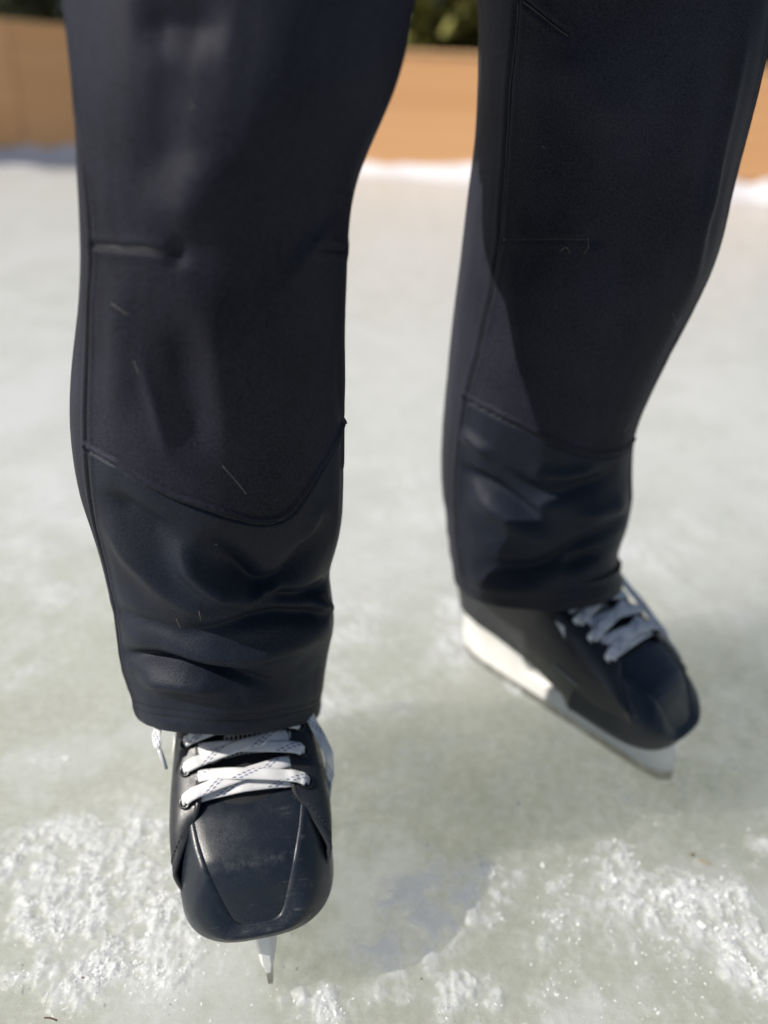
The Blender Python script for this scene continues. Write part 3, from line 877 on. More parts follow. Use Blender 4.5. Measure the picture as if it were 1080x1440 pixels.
    O2 = [(.044, .0545), (.066, .0550), (.098, .0540), (.133, .0515), (.172, .0480), (.23, .0430), (.262, .034), (.278, .018), (.281, .0)]
    O3 = [(.062, .0420), (.071, .0355), (.098, .0340), (.128, .0345), (.160, .0380), (.205, .0430), (.250, .035), (.272, .019), (.276, .0)]
    z3 = [.1240, .1345, .1460, .1605, .1820, .2250, .2460, .2440, .2430]
    z2 = [.1060, .1220, .1350, .1500, .1720, .2100, .2000, .1950, .1950]
    z1 = [.0970, .1020, .1080, .1150, .1200, .1200, .1200, .1200, .1200]
    def side_pts(Ot, zt): return [(d, y, z) for (d, y), z in zip(Ot, zt)]
    z0 = [solez(-d) + 0.002 for d, _ in O0]
    lines = []
    for Ot, zt in ((O0, z0), (O1, z1), (O2, z2), (O3, z3)):
        h = side_pts(Ot, zt)
        full = h + [(d, -y, z) for d, y, z in h[-2::-1]]
        lines.append(crom(full, 8))
    lines = np.array(lines)                      # 4 x K x 3  (d,y,z)
    K = lines.shape[1]
    nt = 22
    G = np.zeros((nt, K, 3))
    for j in range(K):
        c = crom([lines[i, j] for i in range(4)], 7)       # 22 points
        G[:, j] = c
    # round the leading corner: the facing's foot sweeps back
    Gw = np.stack([-G[..., 0], G[..., 1], G[..., 2]], -1)
    q = link('quarter', Gw.reshape(-1, 3), grid_faces(nt, K), M_LEATHER, root)
    so_ = q.modifiers.new('thickness', 'SOLIDIFY'); so_.thickness = 0.0026; so_.offset = 1.0
    q.data.flip_normals() if False else None
    edge = [Gw[i, 0] for i in range(nt)] + [Gw[nt - 1, j] for j in range(1, K)] + [Gw[i, K - 1] for i in range(nt - 2, -1, -1)]
    ctr = np.array([-0.12, 0, 0.12])
    edge = [np.array(e) + (np.array(e) - ctr) / np.linalg.norm(np.array(e) - ctr) * 0.0012 for e in edge]
    tube('edge_binding', edge, 0.0021, M_PIPING, q, 8)
    # stitching parallel to the edge
    for sgn, j0 in ((1, 0), (-1, K - 1)):
        prev = None; st = []
        for i in range(4, nt - 1):
            jj = 2 if sgn > 0 else K - 3
            p = Gw[i, jj]; nrm = np.array([0.3, p[1] * 14, 0.75]); nrm /= np.linalg.norm(nrm)
            p = p + nrm * 0.0034
            if prev is not None:
                a_ = prev * .8 + p * .2; b_ = prev * .2 + p * .8
                st.append(tube_geo([a_, b_], 0.00045, 5))
            prev = p
        Vs, Fs = join_geo(st); tag(link('stitching', Vs, Fs, M_SEAM, q), kind='stuff')
    # ---- facing helper: line at the top edge and the eyelet row
    def facing(sgn, d):
        """point and outward normal on the facing at setback d"""
        cols = range(0, K // 2) if sgn > 0 else range(K - 1, K // 2, -1)
        best = min(cols, key=lambda j: abs(G[nt - 1, j, 0] - d))
        return best
    eye_d = [0.0750, 0.0965, 0.1180, 0.140, 0.161]
    eyes = {}
    for sgn in (1, -1):
        for k, d in enumerate(eye_d):
            j = facing(sgn, d)
            i = nt - 4
            p = Gw[i, j]; a_ = Gw[i, j] - Gw[i - 2, j]; b_ = Gw[i, min(K - 1, j + 1)] - Gw[i, max(0, j - 1)]
            nm = np.cross(a_, b_); nm /= np.linalg.norm(nm)
            if nm[2] < 0: nm = -nm
            top = p + nm * 0.0035
            eyes[(sgn, k)] = (top, nm, Gw[nt - 1, j] + nm * 0.004)
            R1, r1, m1, m2 = 0.0046, 0.0013, 18, 8
            tx = Vector(nm).orthogonal().normalized(); ty = Vector(nm).cross(tx)
            ring_ = [Vector(top) + (tx * math.cos(2 * math.pi * t / m1) + ty * math.sin(2 * math.pi * t / m1)) * R1 for t in range(m1)]
            e = tube('eyelet', ring_, r1, M_EYELET, root, m2, True)
            hv = [Vector(top) + (tx * math.cos(2 * math.pi * t / 12) + ty * math.sin(2 * math.pi * t / 12)) * 0.0042 + Vector(nm) * 0.0002 for t in range(12)]
            link('hole', hv, [tuple(range(12))], M_HOLE, e, smooth=False)
    # ---- tongue
    TV = []; nd, nyy = 30, 17; TU = []
    for i in range(nd):
        d = 0.056 + (0.195 - 0.056) * i / (nd - 1)
        z = float(np.interp(d, [.05, .062, .071, .098, .128, .160, .20], [.117, .1255, .1340, .1450, .1590, .1800, .220]))
        for k in range(nyy):
            u = k / (nyy - 1) * 2 - 1
            TV.append(P(d + 0.002 * u * u, u * 0.044, z - 0.0055 - 0.008 * u * u + 0.003 * (1 - abs(u))))
            TU.append((u * 0.044, d))
    tg = link('tongue', TV, grid_faces(nd, nyy), M_FELT, root)
    sm = tg.modifiers.new('thickness', 'SOLIDIFY'); sm.thickness = 0.006; sm.offset = 0
    # perforated patch on the tongue
    PV = []; PU = []
    for i in range(9):
        d = 0.100 + 0.04 * i / 8
        z = float(np.interp(d, [.05, .062, .071, .098, .128, .160, .20], [.117, .1255, .1340, .1450, .1590, .1800, .220]))
        for k in range(9):
            y = (-0.015 + 0.030 * k / 8); u = y / 0.044
            PV.append(P(d + 0.002 * u * u, y, z - 0.0055 - 0.008 * u * u + 0.003 * (1 - abs(u)) + 0.0042)); PU.append((y / 0.0036, (d - 0.100) / 0.0052))
    link('perforated_lining', PV, grid_faces(9, 9), M_MESH, tg, uv=PU)
    # ---- laces
    def ribbon(name, path, width, lay, parent, thick=0.0013, tw=None):
        C = crom(path, 7); m = len(C); V = []; U = []; s = 0; ncr = 7
        for i in range(m):
            t = C[min(i + 1, m - 1)] - C[max(i - 1, 0)]; t /= np.linalg.norm(t) + 1e-9
            if i: s += np.linalg.norm(C[i] - C[i - 1])
            nm = lay(i / (m - 1)); b_ = np.cross(nm, t); b_ /= np.linalg.norm(b_) + 1e-9; nm = np.cross(t, b_)
            w = width * (tw(i / (m - 1)) if tw else 1)
            for k in range(ncr):
                u = k / (ncr - 1) * 2 - 1
                V.append(C[i] + b_ * u * w / 2 + nm * (thick * math.sqrt(max(0, 1 - u * u * 0.92)) * 0.6 + 0.0004 * math.sin(i * .9 + u)))
                U.append((s + hash_off, (u + 1) / 2))
            for k in range(ncr):
                u = 1 - k / (ncr - 1) * 2
                V.append(C[i] + b_ * u * w / 2 - nm * thick * math.sqrt(max(0, 1 - u * u * 0.92)) * 0.6); U.append((s + hash_off, (u + 1) / 2))
        return link(name, V, grid_faces(m, ncr * 2, wrap=True), M_LACE, parent, uv=U)
    W = 0.0088 if side == 'near' else 0.0108
    lace = empty('laces', (0, 0, 0), parent=root)
    rl = random.Random(5 + int(yaw * 100))
    upv = np.array([0.45, 0, 0.9]); upv /= np.linalg.norm(upv)
    for k in range(4):
        for sgn in (1, -1):
            top, nm, ed = eyes[(sgn, k)]
            o2, nm2, ed2 = eyes[(-sgn, k + 1)]
            o1, _, ed1 = eyes[(-sgn, k)]
            hash_off = rl.uniform(0, 0.04)
            over = (k + (1 if sgn > 0 else 0)) % 2
            lift = 0.0034 if over else 0.0012
            end = ed1 * 0.42 + ed2 * 0.58
            mid = (ed + end) / 2 + upv * (0.0048 + lift)
            path = [top - nm * 0.003, top + nm * 0.0022 + (ed - top) * 0.10, ed * .8 + top * .2 + nm * 0.0032, ed * .72 + mid * .28 + nm * 0.0026, mid, end * .72 + mid * .28 + upv * (0.0006 + lift * .3), end - upv * 0.0045 + np.array([0, -sgn * 0.004, 0])]
            lay = (lambda t, a=nm, b=nm2: (lambda w_: w_ / np.linalg.norm(w_))(a * max(0, 1 - 3 * t) + upv * (1 - abs(2 * t - 1) * .5) + b * max(0, 3 * t - 2) * .6))
            ribbon('lace_strand', path, W * rl.uniform(0.94, 1.06), lay, lace, tw=lambda t: 0.42 + 0.58 * min(1, t * 6))
    # bottom bar under the crossings
    a_, b_ = eyes[(1, 0)], eyes[(-1, 0)]
    hash_off = 0.013
    pth = [a_[2] - upv * 0.006 + np.array([.002, 0.005, 0]), a_[2] * .8 + b_[2] * .2 - upv * 0.0022 + np.array([.001, 0, 0]), (a_[2] + b_[2]) / 2 + np.array([.001, 0, 0]) + upv * 0.0012, b_[2] * .8 + a_[2] * .2 - upv * 0.0022 + np.array([.001, 0, 0]), b_[2] - upv * 0.006 + np.array([.002, -0.005, 0])]
    ribbon('lace_strand', pth, W, lambda t: upv, lace)
    # hanging ends of the bow
    for lay_n, pts_, wsc in LACE_ENDS[side]:
        hash_off = 0.02
        outw = np.array(lay_n); outw /= np.linalg.norm(outw)
        rb = ribbon('lace_end', [np.array(P(*p)) for p in pts_], W * 0.95, lambda t, o_=outw: o_, lace, tw=lambda t: 1 - 0.55 * float(sstep(0.72, 0.92, t)))
        e0, e1 = np.array(P(*pts_[-1])), np.array(P(*pts_[-2])); dv = (e0 - e1) / np.linalg.norm(e0 - e1)
        tube('aglet', [e0 - dv * 0.002, e0 + dv * 0.007, e0 + dv * 0.014], [0.0019, 0.0018, 0.0013], M_AGLET, lace, 8)
    # ---- blade holder
    ds = np.concatenate([[-0.002, -0.0015, -0.0005, 0.001, 0.003, 0.0055], np.linspace(0.008, 0.276, 72), [0.2785]])
    HV = []
    for d in ds:
        sz = solez(-d) - 0.003
        tf = float(sstep(0.128, 0.098, d)) ; tr = float(sstep(0.178, 0.203, d))
        tw_ = max(tf, tr)
        ztop = 0.036 + (sz - 0.036) * tw_
        wt = 0.0066 + tw_ ** 2 * ((0.0085 + 0.024 * float(sstep(0.006, 0.05, d))) if tf > tr else (0.024 - 0.010 * float(sstep(0.25, 0.279, d))))
        zb_ = 0.0135 + 0.003 * float(sstep(0.03, 0.006, d)) + 0.006 * float(sstep(0.012, -0.003, d)) + 0.008 * float(sstep(0.255, 0.28, d))
        hb = 0.0056 - 0.0018 * float(sstep(0.05, 0.0, d)); hm = 0.0082 + 0.0004 * float(sstep(0.05, 0.0, d))
        zm = min(0.030, ztop - 0.003)
        nose = 0.30 + 0.70 * math.sqrt(float(np.clip((d + 0.002) / 0.026, 0, 1)))      # rounded leading edge
        hb, hm, wt = hb * nose, hm * nose, wt * nose
        prof = [(hb, zb_), (hb + 0.0008, zb_ + 0.006), (hm, zm), (hm + (wt - hm) * 0.18, zm + (ztop - zm) * 0.45), (hm + (wt - hm) * 0.5, zm + (ztop - zm) * 0.8), (wt, ztop)]
        sec = prof + [(-y, z) for y, z in prof[::-1]]
        sh = 0.004 * float(sstep(0.03, 0.0065, d))
        HV += [P(d + 0.012 * float(sstep(0.05, -0.002, d)) * max(0.0, (z - 0.0165) / 0.05), y, z) for y, z in sec]
    ns = 12
    HF = grid_faces(len(ds), ns, wrap=True)
    HF += [tuple(range(ns)), tuple((len(ds) - 1) * ns + k for k in range(ns))[::-1]]
    hd = link('blade_holder', HV, HF, M_HOLDER, root)
    es = hd.modifiers.new('edges', 'EDGE_SPLIT'); es.split_angle = R(62)
    # ---- steel runner
    RV = []
    rd_ = np.linspace(-0.001, 0.277, 60)
    for d in rd_:
        zb_ = 0.0005 + 0.0055 * float(sstep(0.045, -0.004, d)) ** 1.6 + 0.006 * float(sstep(0.010, -0.003, d)) + 0.010 * float(sstep(0.25, 0.29, d))
        zt_ = 0.0150 + 0.004 * float(sstep(0.03, 0.0, d)) + 0.006 * float(sstep(0.012, -0.003, d)) + 0.008 * float(sstep(0.255, 0.28, d))
        for y, z in ((0.0017, zb_), (0.0017, zt_), (-0.0017, zt_), (-0.0017, zb_)): RV.append(P(d, y, z))
    RF = grid_faces(len(rd_), 4, wrap=True) + [(0, 1, 2, 3), tuple((len(rd_) - 1) * 4 + k for k in (3, 2, 1, 0))]
    link('runner', RV, RF, M_STEEL, root, smooth=False)
    # ---- printed marks on the boot sides
    def on_side(sgn, d, t):
        cols = range(0, K // 2) if sgn > 0 else range(K - 1, K // 2, -1)
        i = int(t * (nt - 1))
        j = min(cols, key=lambda j: abs(G[i, j, 0] - d))
        p = Gw[i, j].copy(); nn = np.array([0, sgn * 0.93, 0.36]); return p + nn * 0.0040
    for sgn in (1, -1):
        a, b, c = on_side(sgn, .118, .66), on_side(sgn, .134, .68), on_side(sgn, .123, .76)
        link('printed_triangle', [a, b, c], [(0, 1, 2)], M_MARK, q, smooth=False)
        ln = [on_side(sgn, .090 + .003 * k, .30 + 0.003 * k) for k in range(11)]
        ln = crom([ln[0], ln[5], ln[10]], 6)
        tube('printed_stripe', ln, 0.0009, M_GREYMARK, q, 6)
    return root

LACE_ENDS = {
 'near': [((0.5, -0.5, 0.7), [(.150, -.050, .190), (.125, -.0558, .1769), (.115, -.0626, .1732), (.108, -.0640, .1654), (.105, -.0625, .1585)], 1),
          ((0.5, 0.45, 0.75), [(.150, .047, .180), (.125, .0532, .1580), (.112, .0600, .1440), (.100, .0650, .1337), (.095, .0645, .1137), (.091, .0630, .1080)], 1)],
 'far': [((0.2, -0.15, 0.95), [(.165, .048, .196), (.135, .056, .168), (.105, .062, .146), (.075, .0655, .124), (.058, .067, .110)], 1)],
}
near_skate = skate((-0.0650, 0.3460, 0.0), R(-79), R(6), 'black ice skate pointing straight ahead, its white dotted laces crossing above the scuffed toe', 'near')
far_skate = skate((0.303, 0.570, 0.0), R(-46), R(-3), 'black ice skate turned outward, its white blade holder showing along the side', 'far')

# ------------------------------------------------------------------ person
person = empty('person', (0.02, 0.60, 0.0))
tag(person, 'person in black athletic trousers standing on ice skates with one foot turned out', 'person')
PO = Vector(person.location)

def seg_dist(A, Z, pts):
    """distance (m) from surface points to a polyline, and the position 0..1 along it"""
    best = np.full(A.shape, 9.0); pos = np.zeros(A.shape)
    P_ = np.array([(a * 0.088, z) for a, z in pts]); n = len(P_) - 1
    X = A * 0.088
    ln = np.array([np.linalg.norm(P_[i + 1] - P_[i]) for i in range(n)]); cum = np.concatenate([[0], np.cumsum(ln)])
    sgn = np.zeros(A.shape)
    for i in range(n):
        d = P_[i + 1] - P_[i]; l2 = (d * d).sum() + 1e-12
        t = np.clip(((X - P_[i, 0]) * d[0] + (Z - P_[i, 1]) * d[1]) / l2, 0, 1)
        qx = P_[i, 0] + t * d[0]; qz = P_[i, 1] + t * d[1]
        D = np.hypot(X - qx, Z - qz)
        m = D < best
        best = np.where(m, D, best); pos = np.where(m, (cum[i] + t * ln[i]) / cum[-1], pos)
        sgn = np.where(m, np.sign(d[0] * (Z - P_[i, 1]) - d[1] * (X - P_[i, 0])), sgn)
    return best, pos, sgn

class Leg:
    def __init__(s, key, top, nf, nb, dz):
        s.key = key
        T = np.array(LEG_TABLE[key])
        # carry the leg on up to the hip
        zt = T[-1]
        ext = []
        for k in range(1, 7):
            u = k / 6
            ext.append([zt[0] + (top[2] - zt[0]) * u, zt[1] + (top[0] - zt[1]) * u, zt[2] + (top[1] - zt[2]) * u, zt[3] + (top[3] - zt[3]) * u, zt[4] + (top[4] - zt[4]) * u, 0, 0])
        s.T = np.vstack([T, ext])
        s.zh = T[0, 0]
        th_f = np.linspace(-0.55, math.pi + 0.55, nf)
        th_b = np.linspace(math.pi + 0.55, 2 * math.pi - 0.55, nb)[1:-1]
        s.th = np.concatenate([th_f, th_b])
        s.zs = np.concatenate([np.arange(s.zh, 0.70, dz), np.linspace(0.70, top[2], 16)[1:]])
        A, Z = np.meshgrid(s.th, s.zs)
        sm = lambda j: s.smooth_col(j)
        g = [sm(j) for j in range(7)]
        c, sn = np.cos(A), np.sin(A); e = 2 / 2.1
        ux = np.sign(c) * np.abs(c) ** e; uy = -np.sign(sn) * np.abs(sn) ** e
        dx = g[3] * ux; dy = g[4] * uy
        X = g[1] + dx; Y = g[2] + dy; ZZ = Z + g[5] * dx + g[6] * dy
        nx = c / g[3]; ny = -sn / g[4]; l = np.hypot(nx, ny); nx /= l; ny /= l
        D = np.zeros_like(A)
        for pts, amp, wid in FOLDS[key]:
            d, pos, sg = seg_dist(A, Z, [tuple(q) for q in crom(pts, 4)] if len(pts) > 2 else pts)
            w = wid / 1000
            taper = sstep(0.0, 0.36, pos) * (1 - sstep(0.64, 1.0, pos))
            amp_ = amp / 1000 * FOLD_GAIN
            # steeper on the lower flank
            D += amp_ * taper * np.exp(-np.abs(d / (0.9 * w)) ** 1.85)
        D += 0.0016 * (fbm(A * 2.4 + 3, Z * 16, 3, 12) - 0.5) + 0.0014 * (fbm(A * 5 + 9, Z * 9, 2, 15) - 0.5)
        low = sstep(0.30, 0.20, Z)
        D += low * 0.005 * (fbm(A * 1.6 + 20, Z * 42, 2, 33) - 0.5)
        for nme, pts in SEAMS[key].items():
            d, pos, sg = seg_dist(A, Z, pts)
            if nme in ('side', 'inner'):
                D += -0.0016 * np.exp(-(d / 0.0016) ** 2) + 0.0008 * np.exp(-((d - 0.004) / 0.0025) ** 2)
            elif nme == 'knee':
                lo = (sg > 0) if pts[0][0] > pts[-1][0] else (sg < 0)
                below = np.where(lo, 0.0, 1.0)
                D += -0.0024 * np.exp(-(d / 0.0014) ** 2) + 0.0018 * np.exp(-((d - 0.0036) / 0.0022) ** 2) * below - 0.0005 * np.exp(-((d - 0.0072) / 0.0009) ** 2) * below
            else:
                D += -0.0012 * np.exp(-(d / 0.0013) ** 2) * (1 - 0.7 * sstep(0.75, 1.0, pos)) + 0.0006 * np.exp(-((d - 0.0035) / 0.0025) ** 2)
        # pucker at the end of the dart
        dz_ = SEAMS[key]['dart'][-1]
        dd = np.hypot((A - dz_[0]) * 0.088 + 0.004, Z - dz_[1])
        D += -0.0035 * np.exp(-(dd / 0.006) ** 2)
        # hem: two rows of topstitching pull the cloth in
        for hz in (0.0135, 0.0205):
            D += -0.0006 * np.exp(-((Z - s.zh - hz) / 0.0011) ** 2)
        D += 0.0006 * np.exp(-((Z - s.zh - 0.006) / 0.005) ** 2)
        s.A, s.Z, s.D = A, Z, D
        s.G = np.stack([X + nx * D, Y + ny * D, ZZ], -1)
        s.N = np.stack([nx, ny, np.zeros_like(nx)], -1)
        # turned-in hem
        inner = []
        for k, (ins, dzz) in enumerate(((0.0006, -0.0012), (0.0018, -0.0016), (0.0032, -0.0004), (0.0045, 0.006), (0.006, 0.025))):
            b = s.G[0] - s.N[0] * ins; b[:, 2] += dzz; inner.append(b)
        s.inner = np.array(inner[::-1])
    def smooth_col(s, j):
        z = s.zs; a = np.interp(z, s.T[:, 0], s.T[:, j])
        k = 9
        for _ in range(3):
            p = np.pad(a, k, mode='edge')
            p[:k] = 2 * a[0] - a[1:k + 1][::-1]; p[-k:] = 2 * a[-1] - a[-k - 1:-1][::-1]
            a = np.convolve(p, np.ones(2 * k + 1) / (2 * k + 1), 'valid')
        return a[:, None]
    def at(s, th, z, off=0.0):
        i = np.interp(z, s.zs, np.arange(len(s.zs))); nf = len(s.th)
        j = np.interp(th, s.th, np.arange(nf))
        i0 = int(min(i, len(s.zs) - 2)); j0 = int(min(j, nf - 2)); u, v = i - i0, j - j0
        f = lambda G: (G[i0, j0] * (1 - u) * (1 - v) + G[i0 + 1, j0] * u * (1 - v) + G[i0, j0 + 1] * (1 - u) * v + G[i0 + 1, j0 + 1] * u * v)
        return f(s.G) + f(s.N) * off
    def line(s, pts, off=0.0, n=10):
        return [s.at(a, z, off) for a, z in crom(pts, n)]
    def region(s):
        """0 back and thigh, 1 knee panel, 2 shin panel for every face"""
        key = s.key
        G = np.concatenate([s.inner, s.G]); nr, nc = G.shape[:2]
        A = np.concatenate([np.repeat(s.A[:1], len(s.inner), 0), s.A]); Z = np.concatenate([np.repeat(s.Z[:1], len(s.inner), 0), s.Z])
        side = sorted([(z, a) for a, z in SEAMS[key]['side']])
        ts = np.interp(Z, [p[0] for p in side], [p[1] for p in side])
        kn = sorted([(a, z) for a, z in SEAMS[key]['knee']])
        zk = np.interp(A, [p[0] for p in kn], [p[1] for p in kn])
        tin = -0.03 if key == 'near' else 0.0
        front = (A < ts) & (A > tin)
        reg = np.where(front & (Z < zk), 2, np.where(front & (Z < 0.523), 1, 0))
        return G, reg

def leg_panels(leg, trousers):
    G, reg = leg.region()
    nr, nc = G.shape[:2]
    V = (G - np.array(PO)).reshape(-1, 3)
    r, c = np.meshgrid(np.arange(nr - 1), np.arange(nc), indexing='ij')
    a = r * nc + c; b = r * nc + (c + 1) % nc
    Q = np.stack([a, b, b + nc, a + nc], -1).reshape(-1, 4)
    fr = reg[:-1, :].reshape(-1)
    out = {}
    for k in (0, 1, 2):
        q = Q[fr == k]
        ids, invv = np.unique(q, return_inverse=True)
        out[k] = (V[ids], invv.reshape(-1, 4))
    return out

FOLD_GAIN = 1.9
legN = Leg('near', (-0.075, 0.60, 0.93, 0.105, 0.105), 330, 70, 0.00125)
legF = Leg('far', (0.125, 0.68, 0.93, 0.105, 0.115), 220, 60, 0.0022)
pn, pf = leg_panels(legN, None), leg_panels(legF, None)
# hip section joins both legs into one garment
HV = []
hz = [0.84, 0.88, 0.93, 0.99, 1.03]
for z in hz:
    for k in range(40):
        a = 2 * math.pi * k / 40
        w = 0.20 - 0.02 * (z - 0.84) / 0.19
        HV.append((0.025 + w * math.cos(a) - PO.x, 0.64 + 0.14 * math.sin(a) - PO.y, z))
hipF = np.array(grid_faces(5, 40, wrap=True))
VV = np.concatenate([pn[0][0], pf[0][0], np.array(HV)])
QQ = np.concatenate([pn[0][1], pf[0][1] + len(pn[0][0]), hipF + len(pn[0][0]) + len(pf[0][0])])
trousers = big_mesh('trousers', VV, QQ, M_CLOTH, person)
trousers['label'] = 'loose black athletic trousers with seamed knee panels'
for leg, p in ((legN, pn), (legF, pf)):
    big_mesh('knee_panel', p[1][0], p[1][1], M_CLOTH, trousers)
    big_mesh('shin_panel', p[2][0], p[2][1], M_SHIN, trousers)
    rel = lambda L: [Vector(q) - PO for q in L]
    S_ = SEAMS[leg.key]
    tube('side_seam', rel(leg.line(S_['side'], 0.0001)), 0.0009, M_SEAM, trousers, 6)
    if leg.key == 'near':
        tube('inner_seam', rel(leg.line(S_['inner'], 0.0001)), 0.0008, M_SEAM, trousers, 6)
    tube('knee_seam', rel(leg.line(S_['knee'], -0.0003)), 0.0008, M_SEAM, trousers, 6)
    tube('dart', rel(leg.line(S_['dart'], -0.0004)), 0.0008, M_SEAM, trousers, 6)
    if 'dart2' in S_: tube('dart', rel(leg.line(S_['dart2'], -0.0004)), 0.0007, M_SEAM, trousers, 6)
    if 'top' in S_: tube('thigh_seam', rel(leg.line(S_['top'], 0)), 0.0010, M_SEAM, trousers, 6)
    geo = []
    for hz_ in (0.0135, 0.0205):
        n = 150
        for k in range(n):
            a0 = -0.4 + (math.pi + 0.8) * k / n; a1 = a0 + (math.pi + 0.8) / n * 0.62
            geo.append(tube_geo([Vector(leg.at(a0, leg.zh + hz_, 0.0001)) - PO, Vector(leg.at(a1, leg.zh + hz_, 0.0001)) - PO], 0.00034, 4))
    V_, F_ = join_geo(geo); tag(link('hem_stitching', V_, F_, M_THREAD, trousers), kind='stuff')
    for pts in LINT[leg.key]:
        L = rel([leg.at(a, z, 0.0009) for a, z in crom(pts, 4)]) if len(pts) > 2 else rel([leg.at(a, z, 0.0009) for a, z in pts])
        tube('lint_strand', L, 0.00008, M_LINT, trousers, 4)

# body inside the clothes (one continuous skin) and jacket above the frame
def skin_body(name, verts, edges, radii, mat, root_i=0, sub=2):
    me = bpy.data.meshes.new(name)
    me.from_pydata([tuple(Vector(v) - PO) for v in verts], edges, [])
    o = bpy.data.objects.new(name, me); COL.objects.link(o); o.parent = person
    sk = o.modifiers.new('skin', 'SKIN'); sk.use_smooth_shade = True
    for i, r_ in enumerate(radii):
        rr = r_ if hasattr(r_, '__len__') else (r_, r_)
        me.skin_vertices[0].data[i].radius = rr
    me.skin_vertices[0].data[root_i].use_root = True
    ss = o.modifiers.new('sub', 'SUBSURF'); ss.levels = sub; ss.render_levels = sub
    me.materials.append(mat)
    return o
M_SKIN = MatB('skin').set(Base_Color=(0.55, 0.34, 0.25), Roughness=0.5, Subsurface_Weight=0.1, Subsurface_Scale=0.01).m
M_JACKET = m_cloth('jacket_fabric', (0.03, 0.035, 0.05), 0.4)
M_HAIR = MatB('hair').set(Base_Color=(0.05, 0.03, 0.02), Roughness=0.6).m
bv = [(0.025, 0.64, 0.95), (0.025, 0.665, 1.15), (0.025, 0.695, 1.38), (0.025, 0.69, 1.50), (0.025, 0.68, 1.58), (0.025, 0.67, 1.67), (0.025, 0.67, 1.74),
      (-0.16, 0.695, 1.42), (-0.24, 0.67, 1.17), (-0.26, 0.60, 0.96), (0.21, 0.695, 1.42), (0.29, 0.67, 1.17), (0.31, 0.60, 0.96),
      (-0.075, 0.60, 0.88), (-0.115, 0.487, 0.50), (-0.122, 0.510, 0.22), (0.125, 0.68, 0.88), (0.158, 0.712, 0.50), (0.165, 0.710, 0.22)]
be = [(0, 1), (1, 2), (2, 3), (3, 4), (4, 5), (5, 6), (2, 7), (7, 8), (8, 9), (2, 10), (10, 11), (11, 12), (0, 13), (13, 14), (14, 15), (0, 16), (16, 17), (17, 18)]
br = [(.12, .09), (.11, .085), (.10, .08), .05, .062, .085, .06, .05, .038, .028, .05, .038, .028, .07, .045, .032, .07, .045, .032]
skin_body('body', bv, be, br, M_SKIN)
# hands with five fingers
for sx, wr in ((-1, bv[9]), (1, bv[12])):
    hvts, hed, hr = [], [], []
    b0 = len(hvts); w = Vector(wr)
    hvts += [w, w + Vector((0, -0.015, -0.06))]; hed += [(b0, b0 + 1)]; hr += [.027, (.036, .018)]
    for k, ln in enumerate((0.062, 0.074, 0.078, 0.07, 0.055)):
        o_ = len(hvts)
        if k == 0: a = w + Vector((-sx * 0.01, -0.03, -0.03)); d1 = Vector((-sx * 0.012, -0.028, -0.02)); 
        else: a = w + Vector((sx * 0.004, -0.036 + (k - 1) * 0.018 - 0.005, -0.08)); d1 = Vector((-sx * 0.006, -0.002, -0.034))
        s_ = ln / 0.07
        hvts += [a, a + d1 * s_, a + d1 * s_ + (d1 * 0.8 + Vector((-sx * 0.012, 0, 0))) * s_]
        hed += [(b0 + 1, o_), (o_, o_ + 1), (o_ + 1, o_ + 2)]; hr += [.010, .009, .0075]
    skin_body('hand', hvts, hed, hr, M_SKIN, 0, 1)
jv = [(0.025, 0.64, 0.90), (0.025, 0.665, 1.15), (0.025, 0.695, 1.40), (0.025, 0.69, 1.49), (-0.17, 0.695, 1.42), (-0.25, 0.67, 1.17), (-0.27, 0.605, 0.99), (0.22, 0.695, 1.42), (0.30, 0.67, 1.17), (0.32, 0.605, 0.99)]
je = [(0, 1), (1, 2), (2, 3), (2, 4), (4, 5), (5, 6), (2, 7), (7, 8), (8, 9)]
skin_body('jacket', jv, je, [(.19, .13), (.17, .125), (.14, .11), .07, .075, .06, .048, .075, .06, .048], M_JACKET)
bm = bmesh.new(); bmesh.ops.create_icosphere(bm, subdivisions=4, radius=1)
for v in bm.verts:
    n_ = 1 + 0.03 * math.sin(v.co.x * 9) * math.sin(v.co.z * 7)
    v.co = Vector((v.co.x * 0.088 * n_, v.co.y * 0.105 * n_ + 0.014, v.co.z * 0.09 * n_ + 0.03))
bmesh.ops.delete(bm, geom=[v for v in bm.verts if v.co.z < 0.0 and v.co.y < 0.0], context='VERTS')
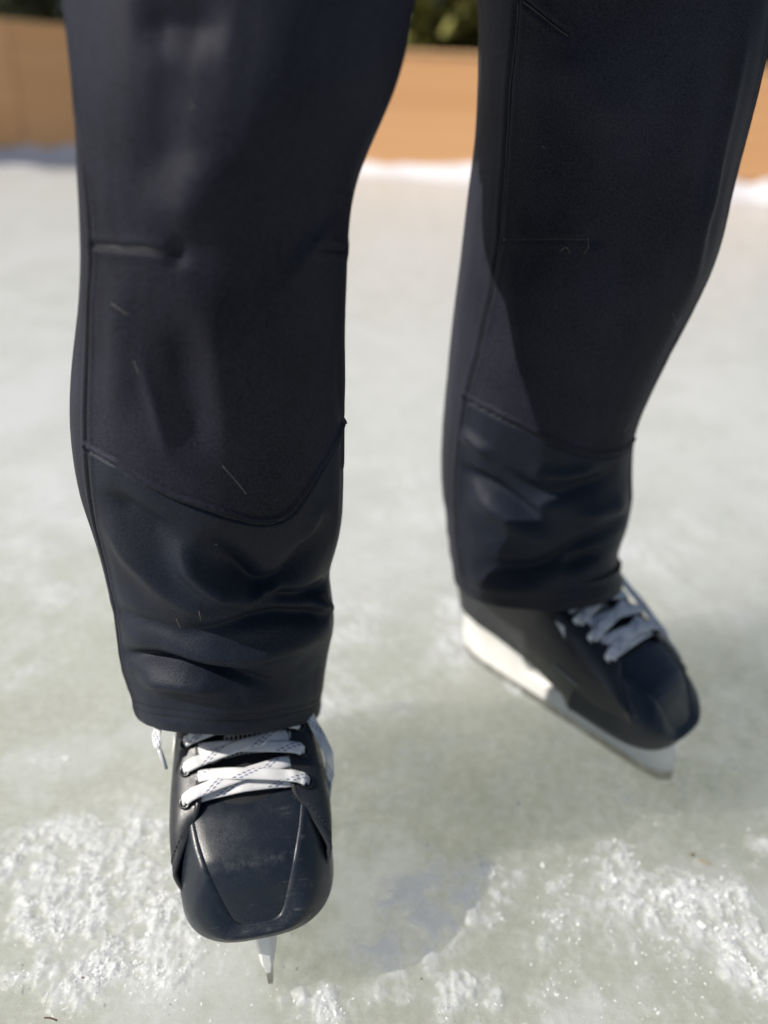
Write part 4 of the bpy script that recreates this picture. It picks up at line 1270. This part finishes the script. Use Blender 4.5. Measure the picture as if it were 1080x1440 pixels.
me = bpy.data.meshes.new('hair'); bm.to_mesh(me); bm.free(); me.materials.append(M_HAIR)
me.polygons.foreach_set('use_smooth', [True] * len(me.polygons))
ho = bpy.data.objects.new('hair', me); COL.objects.link(ho); ho.parent = person; ho.location = Vector((0.025, 0.67, 1.685)) - PO

# ------------------------------------------------------------------ debris frozen on the ice
M_TWIG = MatB('dead_leaf').set(Base_Color=(0.10, 0.045, 0.02), Roughness=0.8).m
M_STRAW = MatB('dry_straw').set(Base_Color=(0.42, 0.28, 0.13), Roughness=0.8).m
DB = [('leaf_crumb', 0.0032, M_TWIG, 'dark red brown leaf crumb frozen on the ice beside a straw'),
      ('straw', 0.011, M_STRAW, 'short tan straw lying on the ice beside a leaf crumb'),
      ('straw', 0.010, M_TWIG, 'thin brown straw lying in the scraped snow beside the front-pointing skate'),
      ('leaf_crumb', 0.0016, M_TWIG, 'tiny dark speck of leaf in the scraped snow beside the front-pointing skate'),
      ('leaf_crumb', 0.0018, M_TWIG, 'tiny dark speck of leaf at the blade tip of the turned-out skate'),
      ('leaf_crumb', 0.0014, M_TWIG, 'tiny dark speck of leaf in the blue shaded snow')]
for (nm_, ln, mt, lb), (x, y) in zip(DB, SPECKS):
    z = float(ice_z(np.array(x), np.array(y))[0]) + 0.0012
    if nm_ == 'straw':
        a = random.uniform(-0.5, 0.9)
        pts = [(-ln / 2 * math.cos(a), -ln / 2 * math.sin(a), 0), (0, 0.0004, 0.0006), (ln / 2 * math.cos(a), ln / 2 * math.sin(a), 0.0002)]
        o = tube(nm_, crom(pts, 4), 0.0006, mt, None, 6)
    else:
        bm = bmesh.new(); bmesh.ops.create_icosphere(bm, subdivisions=2, radius=ln / 2)
        for v in bm.verts: v.co = Vector((v.co.x * 1.3, v.co.y, v.co.z * 0.5)) * random.uniform(0.75, 1.2)
        me = bpy.data.meshes.new(nm_); bm.to_mesh(me); bm.free(); me.materials.append(mt)
        o = bpy.data.objects.new(nm_, me); COL.objects.link(o)
    o.location = (x, y, z)
    tag(o, lb, 'debris')
